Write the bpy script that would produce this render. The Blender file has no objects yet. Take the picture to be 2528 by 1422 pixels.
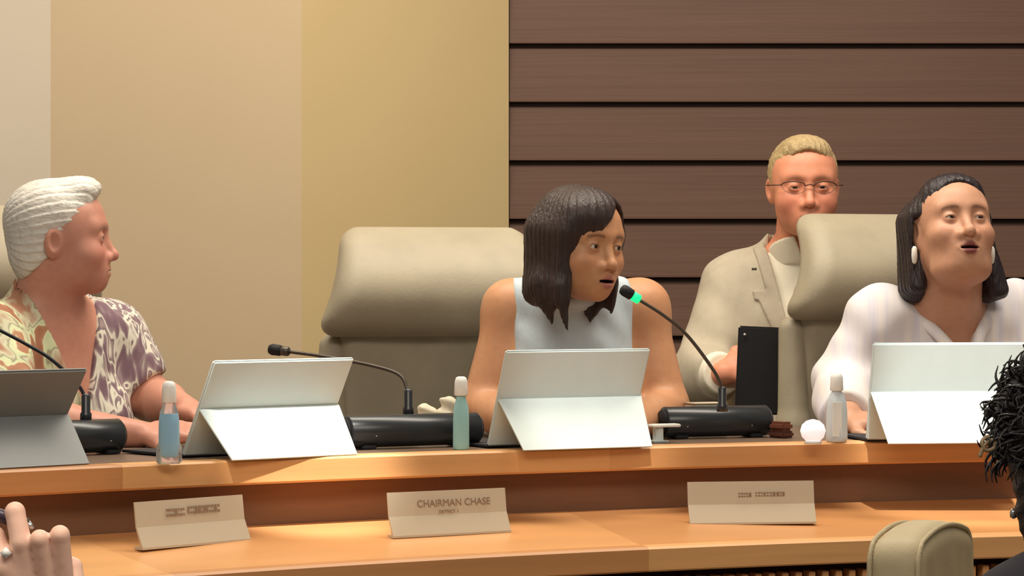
import bpy, bmesh, math, random
import numpy as np
from mathutils import Vector, Matrix

random.seed(7); np.random.seed(7)
SC = bpy.context.scene
COL = SC.collection
PI = math.pi

# ------------------------------------------------------------------ camera
F, CX, HY, CZ = 7380.0, 1264.0, 670.0, 1.343      # focal length (px), principal x, horizon y, eye height
cam = bpy.data.cameras.new('camera'); camo = bpy.data.objects.new('camera', cam); COL.objects.link(camo)
camo.location = (0, 0, CZ); camo.rotation_euler = (PI/2, 0, 0)
cam.sensor_fit = 'HORIZONTAL'; cam.sensor_width = 36.0; cam.lens = 36.0*F/2528.0
cam.shift_y = -(711.0-HY)/2528.0
cam.clip_end = 60
SC.camera = camo

# ------------------------------------------------------------------ world, lights, exposure
SC.view_settings.view_transform = 'Standard'; SC.view_settings.look = 'None'
SC.view_settings.gamma = 1.0; SC.view_settings.exposure = 0.0
SC.view_settings.use_curve_mapping = False
w = bpy.data.worlds.new('room_ambient'); SC.world = w; w.use_nodes = True
w.node_tree.nodes['Background'].inputs[0].default_value = (1.0, 0.91, 0.80, 1)
w.node_tree.nodes['Background'].inputs[1].default_value = 0.22

def area(name, loc, tgt, sx, sy, power, col=(1, .90, .76)):
    l = bpy.data.lights.new(name, 'AREA'); l.shape = 'RECTANGLE'; l.size = sx; l.size_y = sy
    l.energy = power; l.color = col
    o = bpy.data.objects.new(name, l); COL.objects.link(o); o.location = loc
    o.rotation_euler = (Vector(tgt)-Vector(loc)).to_track_quat('-Z', 'Y').to_euler(); return o
def spot(name, loc, tgt, power, ang, blend=.5, rad=.05, col=(1, .93, .82)):
    l = bpy.data.lights.new(name, 'SPOT'); l.energy = power; l.spot_size = math.radians(ang); l.spot_blend = blend
    l.shadow_soft_size = rad; l.color = col
    o = bpy.data.objects.new(name, l); COL.objects.link(o); o.location = loc
    o.rotation_euler = (Vector(tgt)-Vector(loc)).to_track_quat('-Z', 'Y').to_euler(); return o
area('ceiling_panel_over_dais', (0.2, 6.1, 3.6), (0.2, 6.2, 0), 3.4, .7, 118)
area('ceiling_panel_over_audience', (0.0, 1.3, 3.6), (0, 2.6, 0), 3.4, 1.2, 110)
area('ceiling_wall_washer', (-.9, 6.7, 3.5), (-1.0, 8.0, 1.2), 2.6, .3, 10, (1, .88, .68))
spot('downlight', (-0.50, 3.9, 3.5), (-0.39, 5.52, 1.08), 900, 8, .7, .04, (1, .95, .88))
spot('downlight', (1.00, 4.35, 3.5), (0.91, 5.98, 1.08), 680, 9.5, .7, .04, (1, .95, .88))
spot('downlight', (0.30, 4.15, 3.5), (0.16, 5.80, 1.08), 280, 7.5, .7, .04, (1, .95, .88))

# ------------------------------------------------------------------ helpers
def P(px, py, d):                 # point seen at pixel (px,py) standing at distance d
    return np.array([(px-CX)*d/F, d, CZ-(py-HY)*d/F])
DCX, DCY, DR, ZC = 2.233, 1.373, 4.892, 1.0       # dais arc centre, radius of front edge, counter height
def arc(a, r=0.0, z=ZC):
    return np.array([DCX+(DR+r)*math.sin(a), DCY+(DR+r)*math.cos(a), z])
def ang_of(p): return math.atan2(p[0]-DCX, p[1]-DCY)
def onc(px, py, z=ZC):            # pixel -> point on a horizontal plane
    d = (CZ-z)*F/(py-HY); return P(px, py, d)
def a_of_px(px, r=0.0):           # angle where the arc of radius DR+r is seen at column px
    t = (px-CX)/F; lo, hi = 3.0, 9.0
    for _ in range(50):
        m = (lo+hi)/2
        if math.hypot(t*m-DCX, m-DCY) < DR+r: lo = m
        else: hi = m
    return math.atan2(t*lo-DCX, lo-DCY)
def lin(c):
    return tuple(((x/255)/12.92 if x/255 <= .04045 else ((x/255+.055)/1.055)**2.4) for x in c)

def mat(name, rgb, rough=.6, metal=0., var=.12, scale=(8, 8, 8), bump=0., bscale=None, spec=.5, rgb2=None, detail=4, **kw):
    m = bpy.data.materials.new(name); m.use_nodes = True; nt = m.node_tree; b = nt.nodes['Principled BSDF']
    c = lin(rgb); c2 = lin(rgb2) if rgb2 else tuple(min(1, x*(1-var*2)) for x in c)
    tc = nt.nodes.new('ShaderNodeTexCoord'); mp = nt.nodes.new('ShaderNodeMapping'); mp.inputs['Scale'].default_value = scale
    nt.links.new(tc.outputs['Object'], mp.inputs[0])
    n = nt.nodes.new('ShaderNodeTexNoise'); n.inputs['Scale'].default_value = 1.0; n.inputs['Detail'].default_value = detail
    nt.links.new(mp.outputs[0], n.inputs['Vector'])
    r = nt.nodes.new('ShaderNodeValToRGB'); r.color_ramp.elements[0].position = .3; r.color_ramp.elements[1].position = .7
    r.color_ramp.elements[0].color = (*c2, 1); r.color_ramp.elements[1].color = (*c, 1)
    nt.links.new(n.outputs['Fac'], r.inputs[0]); nt.links.new(r.outputs[0], b.inputs['Base Color'])
    b.inputs['Roughness'].default_value = rough; b.inputs['Metallic'].default_value = metal
    b.inputs['Specular IOR Level'].default_value = spec
    if bump:
        bp = nt.nodes.new('ShaderNodeBump'); bp.inputs['Strength'].default_value = bump; bp.inputs['Distance'].default_value = .01
        n2 = nt.nodes.new('ShaderNodeTexNoise'); n2.inputs['Scale'].default_value = 1.0; n2.inputs['Detail'].default_value = 5
        m2 = nt.nodes.new('ShaderNodeMapping'); m2.inputs['Scale'].default_value = bscale or scale
        nt.links.new(tc.outputs['Object'], m2.inputs[0]); nt.links.new(m2.outputs[0], n2.inputs['Vector'])
        nt.links.new(n2.outputs['Fac'], bp.inputs['Height']); nt.links.new(bp.outputs[0], b.inputs['Normal'])
    for k, v in kw.items(): b.inputs[k.replace('_', ' ')].default_value = v
    return m
def vmat(name, rough=.5, sss=0., bump=.05, bscale=(60, 60, 60), spec=.4):     # colour from the mesh's own colour attribute
    m = bpy.data.materials.new(name); m.use_nodes = True; nt = m.node_tree; b = nt.nodes['Principled BSDF']
    at = nt.nodes.new('ShaderNodeAttribute'); at.attribute_name = 'Col'
    tc = nt.nodes.new('ShaderNodeTexCoord'); mp = nt.nodes.new('ShaderNodeMapping'); mp.inputs['Scale'].default_value = bscale
    n = nt.nodes.new('ShaderNodeTexNoise'); n.inputs['Scale'].default_value = 1; n.inputs['Detail'].default_value = 4
    nt.links.new(tc.outputs['Object'], mp.inputs[0]); nt.links.new(mp.outputs[0], n.inputs['Vector'])
    mx = nt.nodes.new('ShaderNodeMix'); mx.data_type = 'RGBA'; mx.blend_type = 'MULTIPLY'; mx.inputs[0].default_value = .25
    r = nt.nodes.new('ShaderNodeValToRGB'); r.color_ramp.elements[0].color = (.7, .66, .64, 1); r.color_ramp.elements[0].position = .3; r.color_ramp.elements[1].position = .65
    nt.links.new(n.outputs['Fac'], r.inputs[0]); nt.links.new(at.outputs['Color'], mx.inputs[6]); nt.links.new(r.outputs[0], mx.inputs[7])
    nt.links.new(mx.outputs[2], b.inputs['Base Color'])
    b.inputs['Roughness'].default_value = rough; b.inputs['Specular IOR Level'].default_value = spec
    if sss:
        b.inputs['Subsurface Weight'].default_value = sss; b.inputs['Subsurface Radius'].default_value = (.012, .005, .003); b.inputs['Subsurface Scale'].default_value = 1
    if bump:
        bp = nt.nodes.new('ShaderNodeBump'); bp.inputs['Strength'].default_value = bump; bp.inputs['Distance'].default_value = .004
        nt.links.new(n.outputs['Fac'], bp.inputs['Height']); nt.links.new(bp.outputs[0], b.inputs['Normal'])
    return m
def ramp_mat(name, stops, scale, rough=.8, dist=0., bump=0.):
    m = bpy.data.materials.new(name); m.use_nodes = True; nt = m.node_tree; b = nt.nodes['Principled BSDF']
    tc = nt.nodes.new('ShaderNodeTexCoord'); mp = nt.nodes.new('ShaderNodeMapping'); mp.inputs['Scale'].default_value = scale
    n = nt.nodes.new('ShaderNodeTexNoise'); n.inputs['Scale'].default_value = 1; n.inputs['Detail'].default_value = 2.5; n.inputs['Distortion'].default_value = dist
    r = nt.nodes.new('ShaderNodeValToRGB'); cr = r.color_ramp
    while len(cr.elements) < len(stops): cr.elements.new(.5)
    for e, (p, c) in zip(cr.elements, stops): e.position = p; e.color = (*lin(c), 1)
    nt.links.new(tc.outputs['Object'], mp.inputs[0]); nt.links.new(mp.outputs[0], n.inputs['Vector'])
    nt.links.new(n.outputs['Fac'], r.inputs[0]); nt.links.new(r.outputs[0], b.inputs['Base Color']); b.inputs['Roughness'].default_value = rough
    return m

def tag(o, label=None, cat=None, group=None, kind=None):
    if label: o['label'] = label
    if cat: o['category'] = cat
    if group: o['group'] = group
    if kind: o['kind'] = kind
    return o
def mk(name, verts, faces, m, parent=None, loc=None, smooth=False, cols=None):
    """mesh object; world verts unless parent (then verts are in the parent's space); loc = origin"""
    v = np.asarray(verts, dtype=np.float64)
    if loc is not None: v = v-np.asarray(loc)
    me = bpy.data.meshes.new(name); me.from_pydata(v.tolist(), [], [list(map(int, f)) for f in faces] if not isinstance(faces, np.ndarray) else faces.tolist())
    if m: me.materials.append(m)
    if smooth: me.polygons.foreach_set('use_smooth', [True]*len(me.polygons))
    if cols is not None:
        at = me.color_attributes.new('Col', 'FLOAT_COLOR', 'POINT')
        at.data.foreach_set('color', np.c_[cols, np.ones(len(cols))].astype(np.float32).ravel())
    me.update()
    o = bpy.data.objects.new(name, me); COL.objects.link(o)
    if loc is not None: o.location = loc
    if parent: o.parent = parent
    return o
def from_bm(name, bm, m, parent=None, smooth=False, bevel=0., seg=2):
    if bevel: bmesh.ops.bevel(bm, geom=[e for e in bm.edges if len(e.link_faces) == 2 and e.calc_face_angle() > .5], offset=bevel, segments=seg, affect='EDGES', clamp_overlap=True)
    bmesh.ops.recalc_face_normals(bm, faces=bm.faces)
    me = bpy.data.meshes.new(name); bm.to_mesh(me); bm.free()
    if m: me.materials.append(m)
    if smooth: me.polygons.foreach_set('use_smooth', [True]*len(me.polygons))
    o = bpy.data.objects.new(name, me); COL.objects.link(o)
    if parent: o.parent = parent
    return o
def empty(name, loc, rz=0.):
    o = bpy.data.objects.new(name, None); COL.objects.link(o); o.location = loc; o.rotation_euler = (0, 0, rz); o.empty_display_size = .05
    return o
def bbox(bm, c, s, M=None):
    T = Matrix.Translation(c) @ (M.to_4x4() if M is not None else Matrix()) @ Matrix.Diagonal((*s, 1))
    bmesh.ops.create_cube(bm, size=1.0, matrix=T)
def box(name, c, s, m, parent=None, M=None, bevel=.002):
    bm = bmesh.new(); bbox(bm, c, s, M); return from_bm(name, bm, m, parent, bevel=bevel)
def prism(name, pts, x0, x1, m, parent=None, bevel=.0):       # polygon in (y,z) extruded along x
    bm = bmesh.new(); a = [bm.verts.new((x0, y, z)) for y, z in pts]; b = [bm.verts.new((x1, y, z)) for y, z in pts]
    bm.faces.new(a); bm.faces.new(b[::-1])
    for i in range(len(pts)): j = (i+1) % len(pts); bm.faces.new((a[i], b[i], b[j], a[j]))
    return from_bm(name, bm, m, parent, bevel=bevel)
def lathe(name, prof, m, parent=None, n=28, sx=1., sy=1., loc=(0, 0, 0), axis='z', smooth=True):
    V, Fc = [], []
    for r, z in prof:
        for k in range(n):
            t = 2*PI*k/n; p = (r*math.cos(t)*sx, r*math.sin(t)*sy, z)
            if axis == 'x': p = (z, p[0], p[1])
            V.append((p[0]+loc[0], p[1]+loc[1], p[2]+loc[2]))
    for i in range(len(prof)-1):
        for k in range(n):
            k2 = (k+1) % n; Fc.append((i*n+k, i*n+k2, (i+1)*n+k2, (i+1)*n+k))
    Fc.append(tuple(range(n))[::-1]); Fc.append(tuple((len(prof)-1)*n+k for k in range(n)))
    o = mk(name, V, Fc, m, parent, smooth=smooth)
    return o
def catmull(pts, n=10):
    p = [np.array(q, float) for q in pts]; p = [2*p[0]-p[1]]+p+[2*p[-1]-p[-2]]; out = []
    for i in range(1, len(p)-2):
        for k in range(n):
            t = k/n
            out.append(.5*((2*p[i])+(-p[i-1]+p[i+1])*t+(2*p[i-1]-5*p[i]+4*p[i+1]-p[i+2])*t*t+(-p[i-1]+3*p[i]-3*p[i+1]+p[i+2])*t**3))
    out.append(p[-2]); return np.array(out)
def tube_geo(pts, rad, n=8):
    pts = np.asarray(pts, float); rad = np.broadcast_to(np.asarray(rad, float), (len(pts),))
    T = np.gradient(pts, axis=0); T /= np.linalg.norm(T, axis=1)[:, None]+1e-12
    up = np.array([0, 0, 1.]) if abs(T[0][2]) < .9 else np.array([1., 0, 0])
    V, Fc = [], []
    nrm = np.cross(T[0], up); nrm /= np.linalg.norm(nrm)
    for i in range(len(pts)):
        nrm = nrm-T[i]*np.dot(nrm, T[i]); nrm /= np.linalg.norm(nrm)+1e-12; b = np.cross(T[i], nrm)
        for k in range(n):
            t = 2*PI*k/n; V.append(pts[i]+rad[i]*(math.cos(t)*nrm+math.sin(t)*b))
    for i in range(len(pts)-1):
        for k in range(n):
            k2 = (k+1) % n; Fc.append((i*n+k, i*n+k2, (i+1)*n+k2, (i+1)*n+k))
    Fc.append(tuple(range(n))[::-1]); Fc.append(tuple((len(pts)-1)*n+k for k in range(n)))
    return V, Fc
def tube(name, pts, rad, m, parent=None, n=10, loc=None):
    V, Fc = tube_geo(pts, rad, n); return mk(name, V, Fc, m, parent, loc=loc, smooth=True)
def copy_tree(o, parent=None):
    c = o.copy(); COL.objects.link(c); c.parent = parent
    for ch in list(o.children): copy_tree(ch, c)
    return c

# ------------------------------------------------------------------ signed-distance modelling
def smin(a, b, k):
    h = np.clip(.5+.5*(b-a)/k, 0, 1); return b*(1-h)+a*h-k*h*(1-h)
def smax(a, b, k): return -smin(-a, -b, k)
def sph(c, r):
    c = np.array(c); return lambda Q: np.linalg.norm(Q-c, axis=1)-r
def ell(c, r, rot=None):
    c = np.array(c, float); r = np.array(r, float)
    def f(Q):
        q = Q-c
        if rot is not None: q = q@rot
        q = q/r; k0 = np.sqrt(np.einsum('ij,ij->i', q, q)); q = q/r; k1 = np.sqrt(np.einsum('ij,ij->i', q, q))+1e-9
        return k0*(k0-1)/k1
    return f
def cone(a, b, ra, rb):
    a = np.array(a, float); b = np.array(b, float); ab = b-a; L = float(ab@ab)+1e-12
    def f(Q):
        q = Q-a; s = q@ab; t = np.clip(s/L, 0, 1)
        return np.sqrt(np.maximum(np.einsum('ij,ij->i', q, q)-t*(2*s-t*L), 0))-(ra+t*(rb-ra))
    return f
def rbox(c, hs, r, rot=None):
    c = np.array(c, float); hs = np.array(hs, float)-r
    def f(Q):
        q = Q-c
        if rot is not None: q = q@rot
        q = np.abs(q)-hs; return np.linalg.norm(np.maximum(q, 0), axis=1)+np.minimum(q.max(1), 0)-r
    return f
def un(*items):                    # items: fn or (fn,k); smooth union
    def f(Q):
        d = None
        for it in items:
            fn, k = it if isinstance(it, tuple) else (it, .02)
            v = fn(Q); d = v if d is None else smin(d, v, k)
        return d
    return f
def rotm(yaw=0, pitch=0, roll=0):
    y, p, r = map(math.radians, (yaw, pitch, roll))
    return np.array(Matrix.Rotation(y, 3, 'Z') @ Matrix.Rotation(-p, 3, 'X') @ Matrix.Rotation(r, 3, 'Y'))
def framed(fn, pos, R, s=1., near=None):
    pos = np.array(pos)
    def f(Q):
        if near is None: return fn(((Q-pos)@R)/s)*s
        d = np.linalg.norm(Q-pos, axis=1); out = d-near+.06; m = d < near
        if m.any(): out[m] = fn(((Q[m]-pos)@R)/s)*s
        return out
    return f
def nearby(fn, c, R):             # evaluate fn only close to c
    def f(Q):
        d = np.linalg.norm(Q-c, axis=1); out = d-R+.06; m = d < R
        if m.any(): out[m] = fn(Q[m])
        return out
    return f
def axis_of(lo, hi, h, fine):
    out = [lo]
    while out[-1] < hi:
        x = out[-1]; s = h
        for a, b, hf in fine:
            if a-.02 <= x <= b: s = min(s, hf)
        out.append(x+s)
    return np.array(out)
def mesh_sdf(f, lo, hi, h, fine=()):
    """surface nets on a rectilinear grid, fine = list of (lo, hi, step) boxes"""
    X = [axis_of(lo[i], hi[i], h, [(b[0][i], b[1][i], b[2]) for b in fine]) for i in range(3)]
    n = [len(x) for x in X]; B = 6
    V = np.ones(n, np.float32)
    cb = [[(x[i], x[min(i+B, len(x)-1)]) for i in range(0, len(x), B)] for x in X]
    cc = [np.array([(a+b)/2 for a, b in c]) for c in cb]; hw = [np.array([(b-a)/2 for a, b in c]) for c in cb]
    G = np.stack(np.meshgrid(*cc, indexing='ij'), -1).reshape(-1, 3); Hh = np.stack(np.meshgrid(*hw, indexing='ij'), -1).reshape(-1, 3)
    v = f(G); act = np.abs(v) < np.linalg.norm(Hh, axis=1)*1.35+.008
    nb = [len(c) for c in cc]; act = act.reshape(nb); v = v.reshape(nb)
    up = lambda a: np.repeat(np.repeat(np.repeat(a, B, 0), B, 1), B, 2)[:n[0], :n[1], :n[2]]
    A = up(act); V = np.where(up(v) < 0, -1., 1.).astype(np.float32)
    I = np.argwhere(A); Q = np.stack([X[k][I[:, k]] for k in range(3)], 1)
    for s in range(0, len(Q), 400000):
        e = slice(s, s+400000); V[I[e, 0], I[e, 1], I[e, 2]] = f(Q[e])
    S = V < 0
    c = np.zeros([k-1 for k in n], np.int8)
    for i in (0, 1):
        for j in (0, 1):
            for k in (0, 1): c += S[i:n[0]-1+i, j:n[1]-1+j, k:n[2]-1+k]
    cells = np.argwhere((c > 0) & (c < 8)); idx = -np.ones(c.shape, np.int64); idx[tuple(cells.T)] = np.arange(len(cells))
    acc = np.zeros((len(cells), 3)); cnt = np.zeros(len(cells))
    corners = [(i, j, k) for i in (0, 1) for j in (0, 1) for k in (0, 1)]
    for p in corners:
        for ax in range(3):
            if p[ax]: continue
            q = list(p); q[ax] = 1
            ia = cells+np.array(p); ib = cells+np.array(q)
            va = V[tuple(ia.T)]; vb = V[tuple(ib.T)]; m = (va < 0) != (vb < 0)
            if not m.any(): continue
            t = np.clip(va[m]/(va[m]-vb[m]), 0, 1)[:, None]
            pa = np.stack([X[k][ia[m, k]] for k in range(3)], 1); pb = np.stack([X[k][ib[m, k]] for k in range(3)], 1)
            acc[m] += pa+(pb-pa)*t; cnt[m] += 1
    vs = acc/np.maximum(cnt, 1)[:, None]
    quads = []
    for ax in range(3):
        u, w_ = (ax+1) % 3, (ax+2) % 3
        sl0 = [slice(None)]*3; sl1 = [slice(None)]*3; sl0[ax] = slice(0, n[ax]-1); sl1[ax] = slice(1, n[ax])
        E = S[tuple(sl0)] != S[tuple(sl1)]; ed = np.argwhere(E)
        ok = (ed[:, u] > 0) & (ed[:, w_] > 0) & (ed[:, u] < n[u]-1) & (ed[:, w_] < n[w_]-1); ed = ed[ok]
        if not len(ed): continue
        def cell(du, dw):
            q = ed.copy(); q[:, u] += du; q[:, w_] += dw; return idx[tuple(q.T)]
        qd = np.stack([cell(-1, -1), cell(0, -1), cell(0, 0), cell(-1, 0)], 1)
        flip = ~S[tuple(ed.T)]; qd[flip] = qd[flip][:, ::-1]; quads.append(qd)
    fc = np.concatenate(quads); fc = fc[(fc >= 0).all(1)]
    for _ in range(1):                 # pull the vertices onto the surface
        e = 1e-3; d0 = f(vs); g = np.stack([f(vs+np.eye(3)[k]*e)-d0 for k in range(3)], 1)/e
        gl = np.linalg.norm(g, axis=1)+1e-6; st = np.clip(d0/gl, -.003, .003); vs = vs-g/gl[:, None]*st[:, None]*.9
    return vs, fc
def sdf_obj(name, f, lo, hi, h, m, parent=None, loc=None, fine=(), colfn=None):
    v, fc = mesh_sdf(f, lo, hi, h, fine)
    return mk(name, v, fc, m, parent, loc=loc, smooth=True, cols=colfn(v) if colfn else None)

# ------------------------------------------------------------------ materials
M = {}
M['beige'] = mat('beige_wall_paint', (196, 174, 142), .85, var=.02, scale=(2, 2, 2), bump=.03, bscale=(80, 80, 80))
M['beige2'] = mat('ochre_wall_paint', (204, 180, 132), .85, var=.02, scale=(2, 2, 2), bump=.03, bscale=(80, 80, 80))
M['beige3'] = mat('grey_wall_paint', (198, 186, 168), .85, var=.02, scale=(2, 2, 2), bump=.03, bscale=(80, 80, 80))
M['plank'] = mat('dark_stained_plank', (100, 72, 58), .55, var=.08, scale=(1.2, 8, 40), bump=.08, bscale=(3, 20, 120), spec=.3)
M['gap'] = mat('dark_gap', (64, 45, 38), .9)
M['edge'] = [mat('maple_edge_veneer', (222, 162, 104), .4, var=.07, scale=(2.5, 2.5, 60), spec=.4),
             mat('maple_edge_veneer_warm', (206, 146, 92), .4, var=.07, scale=(2.2, 2.2, 55), spec=.4),
             mat('maple_edge_veneer_light', (232, 174, 114), .4, var=.07, scale=(2.7, 2.7, 65), spec=.4)]
M['walnut'] = mat('walnut_fascia', (136, 99, 74), .5, var=.12, scale=(3, 3, 30), spec=.3)
M['top'] = mat('worktop_laminate', (120, 98, 82), .35, var=.1, scale=(6, 6, 6))
M['carpet'] = mat('grey_carpet', (110, 100, 92), .95, var=.2, scale=(60, 60, 60), bump=.3, bscale=(300, 300, 300))
M['leather'] = mat('taupe_leather', (170, 159, 136), .5, var=.06, scale=(12, 12, 12), bump=.06, bscale=(160, 160, 160), spec=.4)
M['alu'] = mat('silver_tablet_metal', (208, 219, 216), .45, .0, var=.02, scale=(20, 20, 20))
M['alu_shaded'] = mat('shaded_silver_tablet_metal', (120, 124, 124), .45, .0, var=.02, scale=(20, 20, 20))  # same silver metal, darkened: dim light put into the base colour
M['screen'] = mat('black_glass', (14, 14, 18), .12, var=.05)
M['keys'] = mat('charcoal_keyboard', (38, 38, 44), .8, var=.1, scale=(90, 90, 90))
M['black'] = mat('black_plastic', (46, 49, 52), .3, var=.1, scale=(30, 30, 30))
M['blackm'] = mat('matt_black', (22, 20, 24), .7, var=.1, scale=(30, 30, 30))
M['neck'] = mat('gooseneck_metal', (92, 84, 76), .4, .5, var=.1, scale=(200, 200, 200))
M['white'] = mat('white_plastic', (240, 240, 234), .4, var=.02)
M['acryl'] = mat('nameplate_acrylic', (208, 194, 170), .3, var=.02)
M['ink'] = mat('brown_ink', (150, 122, 98), .8, var=.05)
M['paper'] = mat('cream_paper', (232, 222, 196), .9, var=.05, scale=(20, 20, 20))
M['chrome'] = mat('steel', (190, 188, 184), .25, .9, var=.05)
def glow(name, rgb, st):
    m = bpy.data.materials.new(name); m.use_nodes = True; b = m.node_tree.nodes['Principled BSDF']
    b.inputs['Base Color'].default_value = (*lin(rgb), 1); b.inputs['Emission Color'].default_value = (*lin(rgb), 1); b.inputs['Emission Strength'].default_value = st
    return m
M['green'] = glow('lit_green_ring', (20, 235, 120), 1.6)
def liquid(name, rgb, rough=.08, tr=.75):
    m = mat(name, rgb, rough, var=.02); b = m.node_tree.nodes['Principled BSDF']; b.inputs['Transmission Weight'].default_value = tr; b.inputs['IOR'].default_value = 1.2
    return m
M['gel_blue'] = liquid('blue_gel', (140, 214, 252), tr=.1); M['gel_teal'] = liquid('pale_teal_gel', (176, 226, 228), tr=.25); M['gel_clear'] = liquid('clear_gel', (226, 238, 244), tr=.3)
M['clear'] = liquid('clear_plastic', (236, 244, 246), tr=.8)

# ------------------------------------------------------------------ the setting
WB = 8.2
def wallquad(name, p0, p1, z0, z1, m, th=.12):
    d = np.array([p1[0]-p0[0], p1[1]-p0[1]]); d /= np.linalg.norm(d); nrm = np.array([-d[1], d[0]])*th
    V = []
    for z in (z0, z1):
        V += [(p0[0], p0[1], z), (p1[0], p1[1], z), (p1[0]+nrm[0], p1[1]+nrm[1], z), (p0[0]+nrm[0], p0[1]+nrm[1], z)]
    o = mk(name, V, [(0, 1, 5, 4), (1, 2, 6, 5), (2, 3, 7, 6), (3, 0, 4, 7), (4, 5, 6, 7), (3, 2, 1, 0)], m)
    tag(o, kind='structure'); return o
XA = (125-CX)*7.7/F; XB = (745-CX)*7.7/F; XC = (1256-CX)*WB/F
wallquad('wall_left', (XA-1.6, 6.9), (XA, 7.7), 0, 3.6, M['beige3'])
wallquad('wall_back', (XA, 7.7), (XB, 7.7), 0, 3.6, M['beige'])
wallquad('wall_center', (XB, 7.7), (XC, WB-.03), 0, 3.6, M['beige2'])
wr = wallquad('wall_right', (XC, WB), (XC+3.4, WB), 0, 3.6, M['gap'])
# lapped planks, one mesh shared: bottom edge proud of the one below
pitch = 144.0*WB/F
z_line = CZ-(120-HY)*WB/F
pm = None; k = -2
while True:
    zb = z_line+pitch*(3-k)-pitch*2  # bottom of plank
    if zb < .1: break
    k += 1
    if pm is None:
        L = 3.3; t0, t1 = .006, .024; g = .013; hgt = pitch-g
        pts = [(0, 0), (-t1, 0), (-t1, .006), (-t0, hgt), (0, hgt)]
        o = prism('plank', pts, 0, L, M['plank'], wr); pm = o.data
    else:
        o = bpy.data.objects.new('plank', pm); COL.objects.link(o); o.parent = wr
    o.location = (XC+.002, WB, zb+g)
    o.rotation_euler = (0, 0, random.uniform(-.0006, .0006))
fl = mk('floor', [(-5, -1, 0), (5, -1, 0), (5, 9, 0), (-5, 9, 0), (-5, -1, -.1), (5, -1, -.1), (5, 9, -.1), (-5, 9, -.1)], [(0, 1, 2, 3), (4, 7, 6, 5), (0, 4, 5, 1), (1, 5, 6, 2), (2, 6, 7, 3), (3, 7, 4, 0)], M['carpet']); tag(fl, kind='structure')
def sweep(name, prof, a0, a1, m, parent=None, n=40, loc=None):
    V, Fc = [], []; q = len(prof)
    for i in range(n+1):
        a = a0+(a1-a0)*i/n
        for r, z in prof: V.append(arc(a, r, z))
    for i in range(n):
        for j in range(q):
            j2 = (j+1) % q; Fc.append((i*q+j, i*q+j2, (i+1)*q+j2, (i+1)*q+j))
    Fc.append(tuple(range(q))[::-1]); Fc.append(tuple(n*q+j for j in range(q)))
    V = np.array(V)
    if parent: V = V-np.array(parent.location)
    return mk(name, V, Fc, m, parent)
AL, AR = math.radians(-52), math.radians(3)
ZP = .25
pl = sweep('floor_platform', [(.2, 0), (.2, ZP), (2.6, ZP), (2.6, 0)], AL, AR, M['carpet']); tag(pl, kind='structure')

# ------------------------------------------------------------------ dais
base = arc(math.radians(-25), .3, 0)
wt = empty('worktop', base); tag(wt, 'long curved worktop with maple veneer front edge carrying tablets and microphones', 'worktop')
sweep('worktop_surface', [(.012, ZC-.045), (.012, ZC-.001), (.60, ZC-.001), (.60, ZC-.045)], AL, AR, M['top'], wt)
seam = a_of_px(1505); step = math.radians(12)
for i in range(-3, 3):
    a0, a1 = seam+i*step, seam+(i+1)*step
    b = .004
    sweep('edge_panel', [(.055, ZC), (b, ZC), (0, ZC-b), (0, ZC-.046+b), (b, ZC-.046), (.055, ZC-.046)], max(a0, AL), min(a1, AR), M['edge'][(i+3) % 3], wt, n=14)
df = empty('dais_front', base); tag(df, 'curved dais front with walnut band and maple nameplate ledge', 'desk front')
seam2 = a_of_px(1600, -.28)
for i in range(-3, 3):
    a0, a1 = seam2+i*step, seam2+(i+1)*step
    a0 = max(a0, AL); a1 = min(a1, AR)
    sweep('fascia_panel', [(.06, .80), (.06, ZC-.047), (.09, ZC-.047), (.09, .80)], a0, a1, M['walnut'], df, n=14)
    sweep('ledge_panel', [(.058, .847), (.058, .874), (-.255, .833), (-.255, .812)], a0, a1, M['edge'][(i+4) % 3], df, n=14)
    sweep('ledge_edge_panel', [(-.257, .786), (-.28, .786), (-.283, .789), (-.283, .828), (-.278, .8325), (-.257, .8345)], a0, a1, M['edge'][(i+5) % 3], df, n=14)
    sweep('kick_panel', [(-.10, .0), (-.10, .81), (-.07, .81), (-.07, .0)], a0, a1, M['gap'], df, n=10)
bm = bmesh.new(); bbox(bm, (0, 0, -.36), (.014, .03, .72)); so = from_bm('slat', bm, M['edge'][0], df, bevel=.002, seg=1); sm = so.data
for i in range(112):
    a = a_of_px(-40)+i*.03/DR
    o = so if i == 0 else bpy.data.objects.new('slat', sm)
    if i: COL.objects.link(o); o.parent = df
    p = arc(a, -.235, .770)-base; o.location = p; o.rotation_euler = (0, 0, -a)

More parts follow.
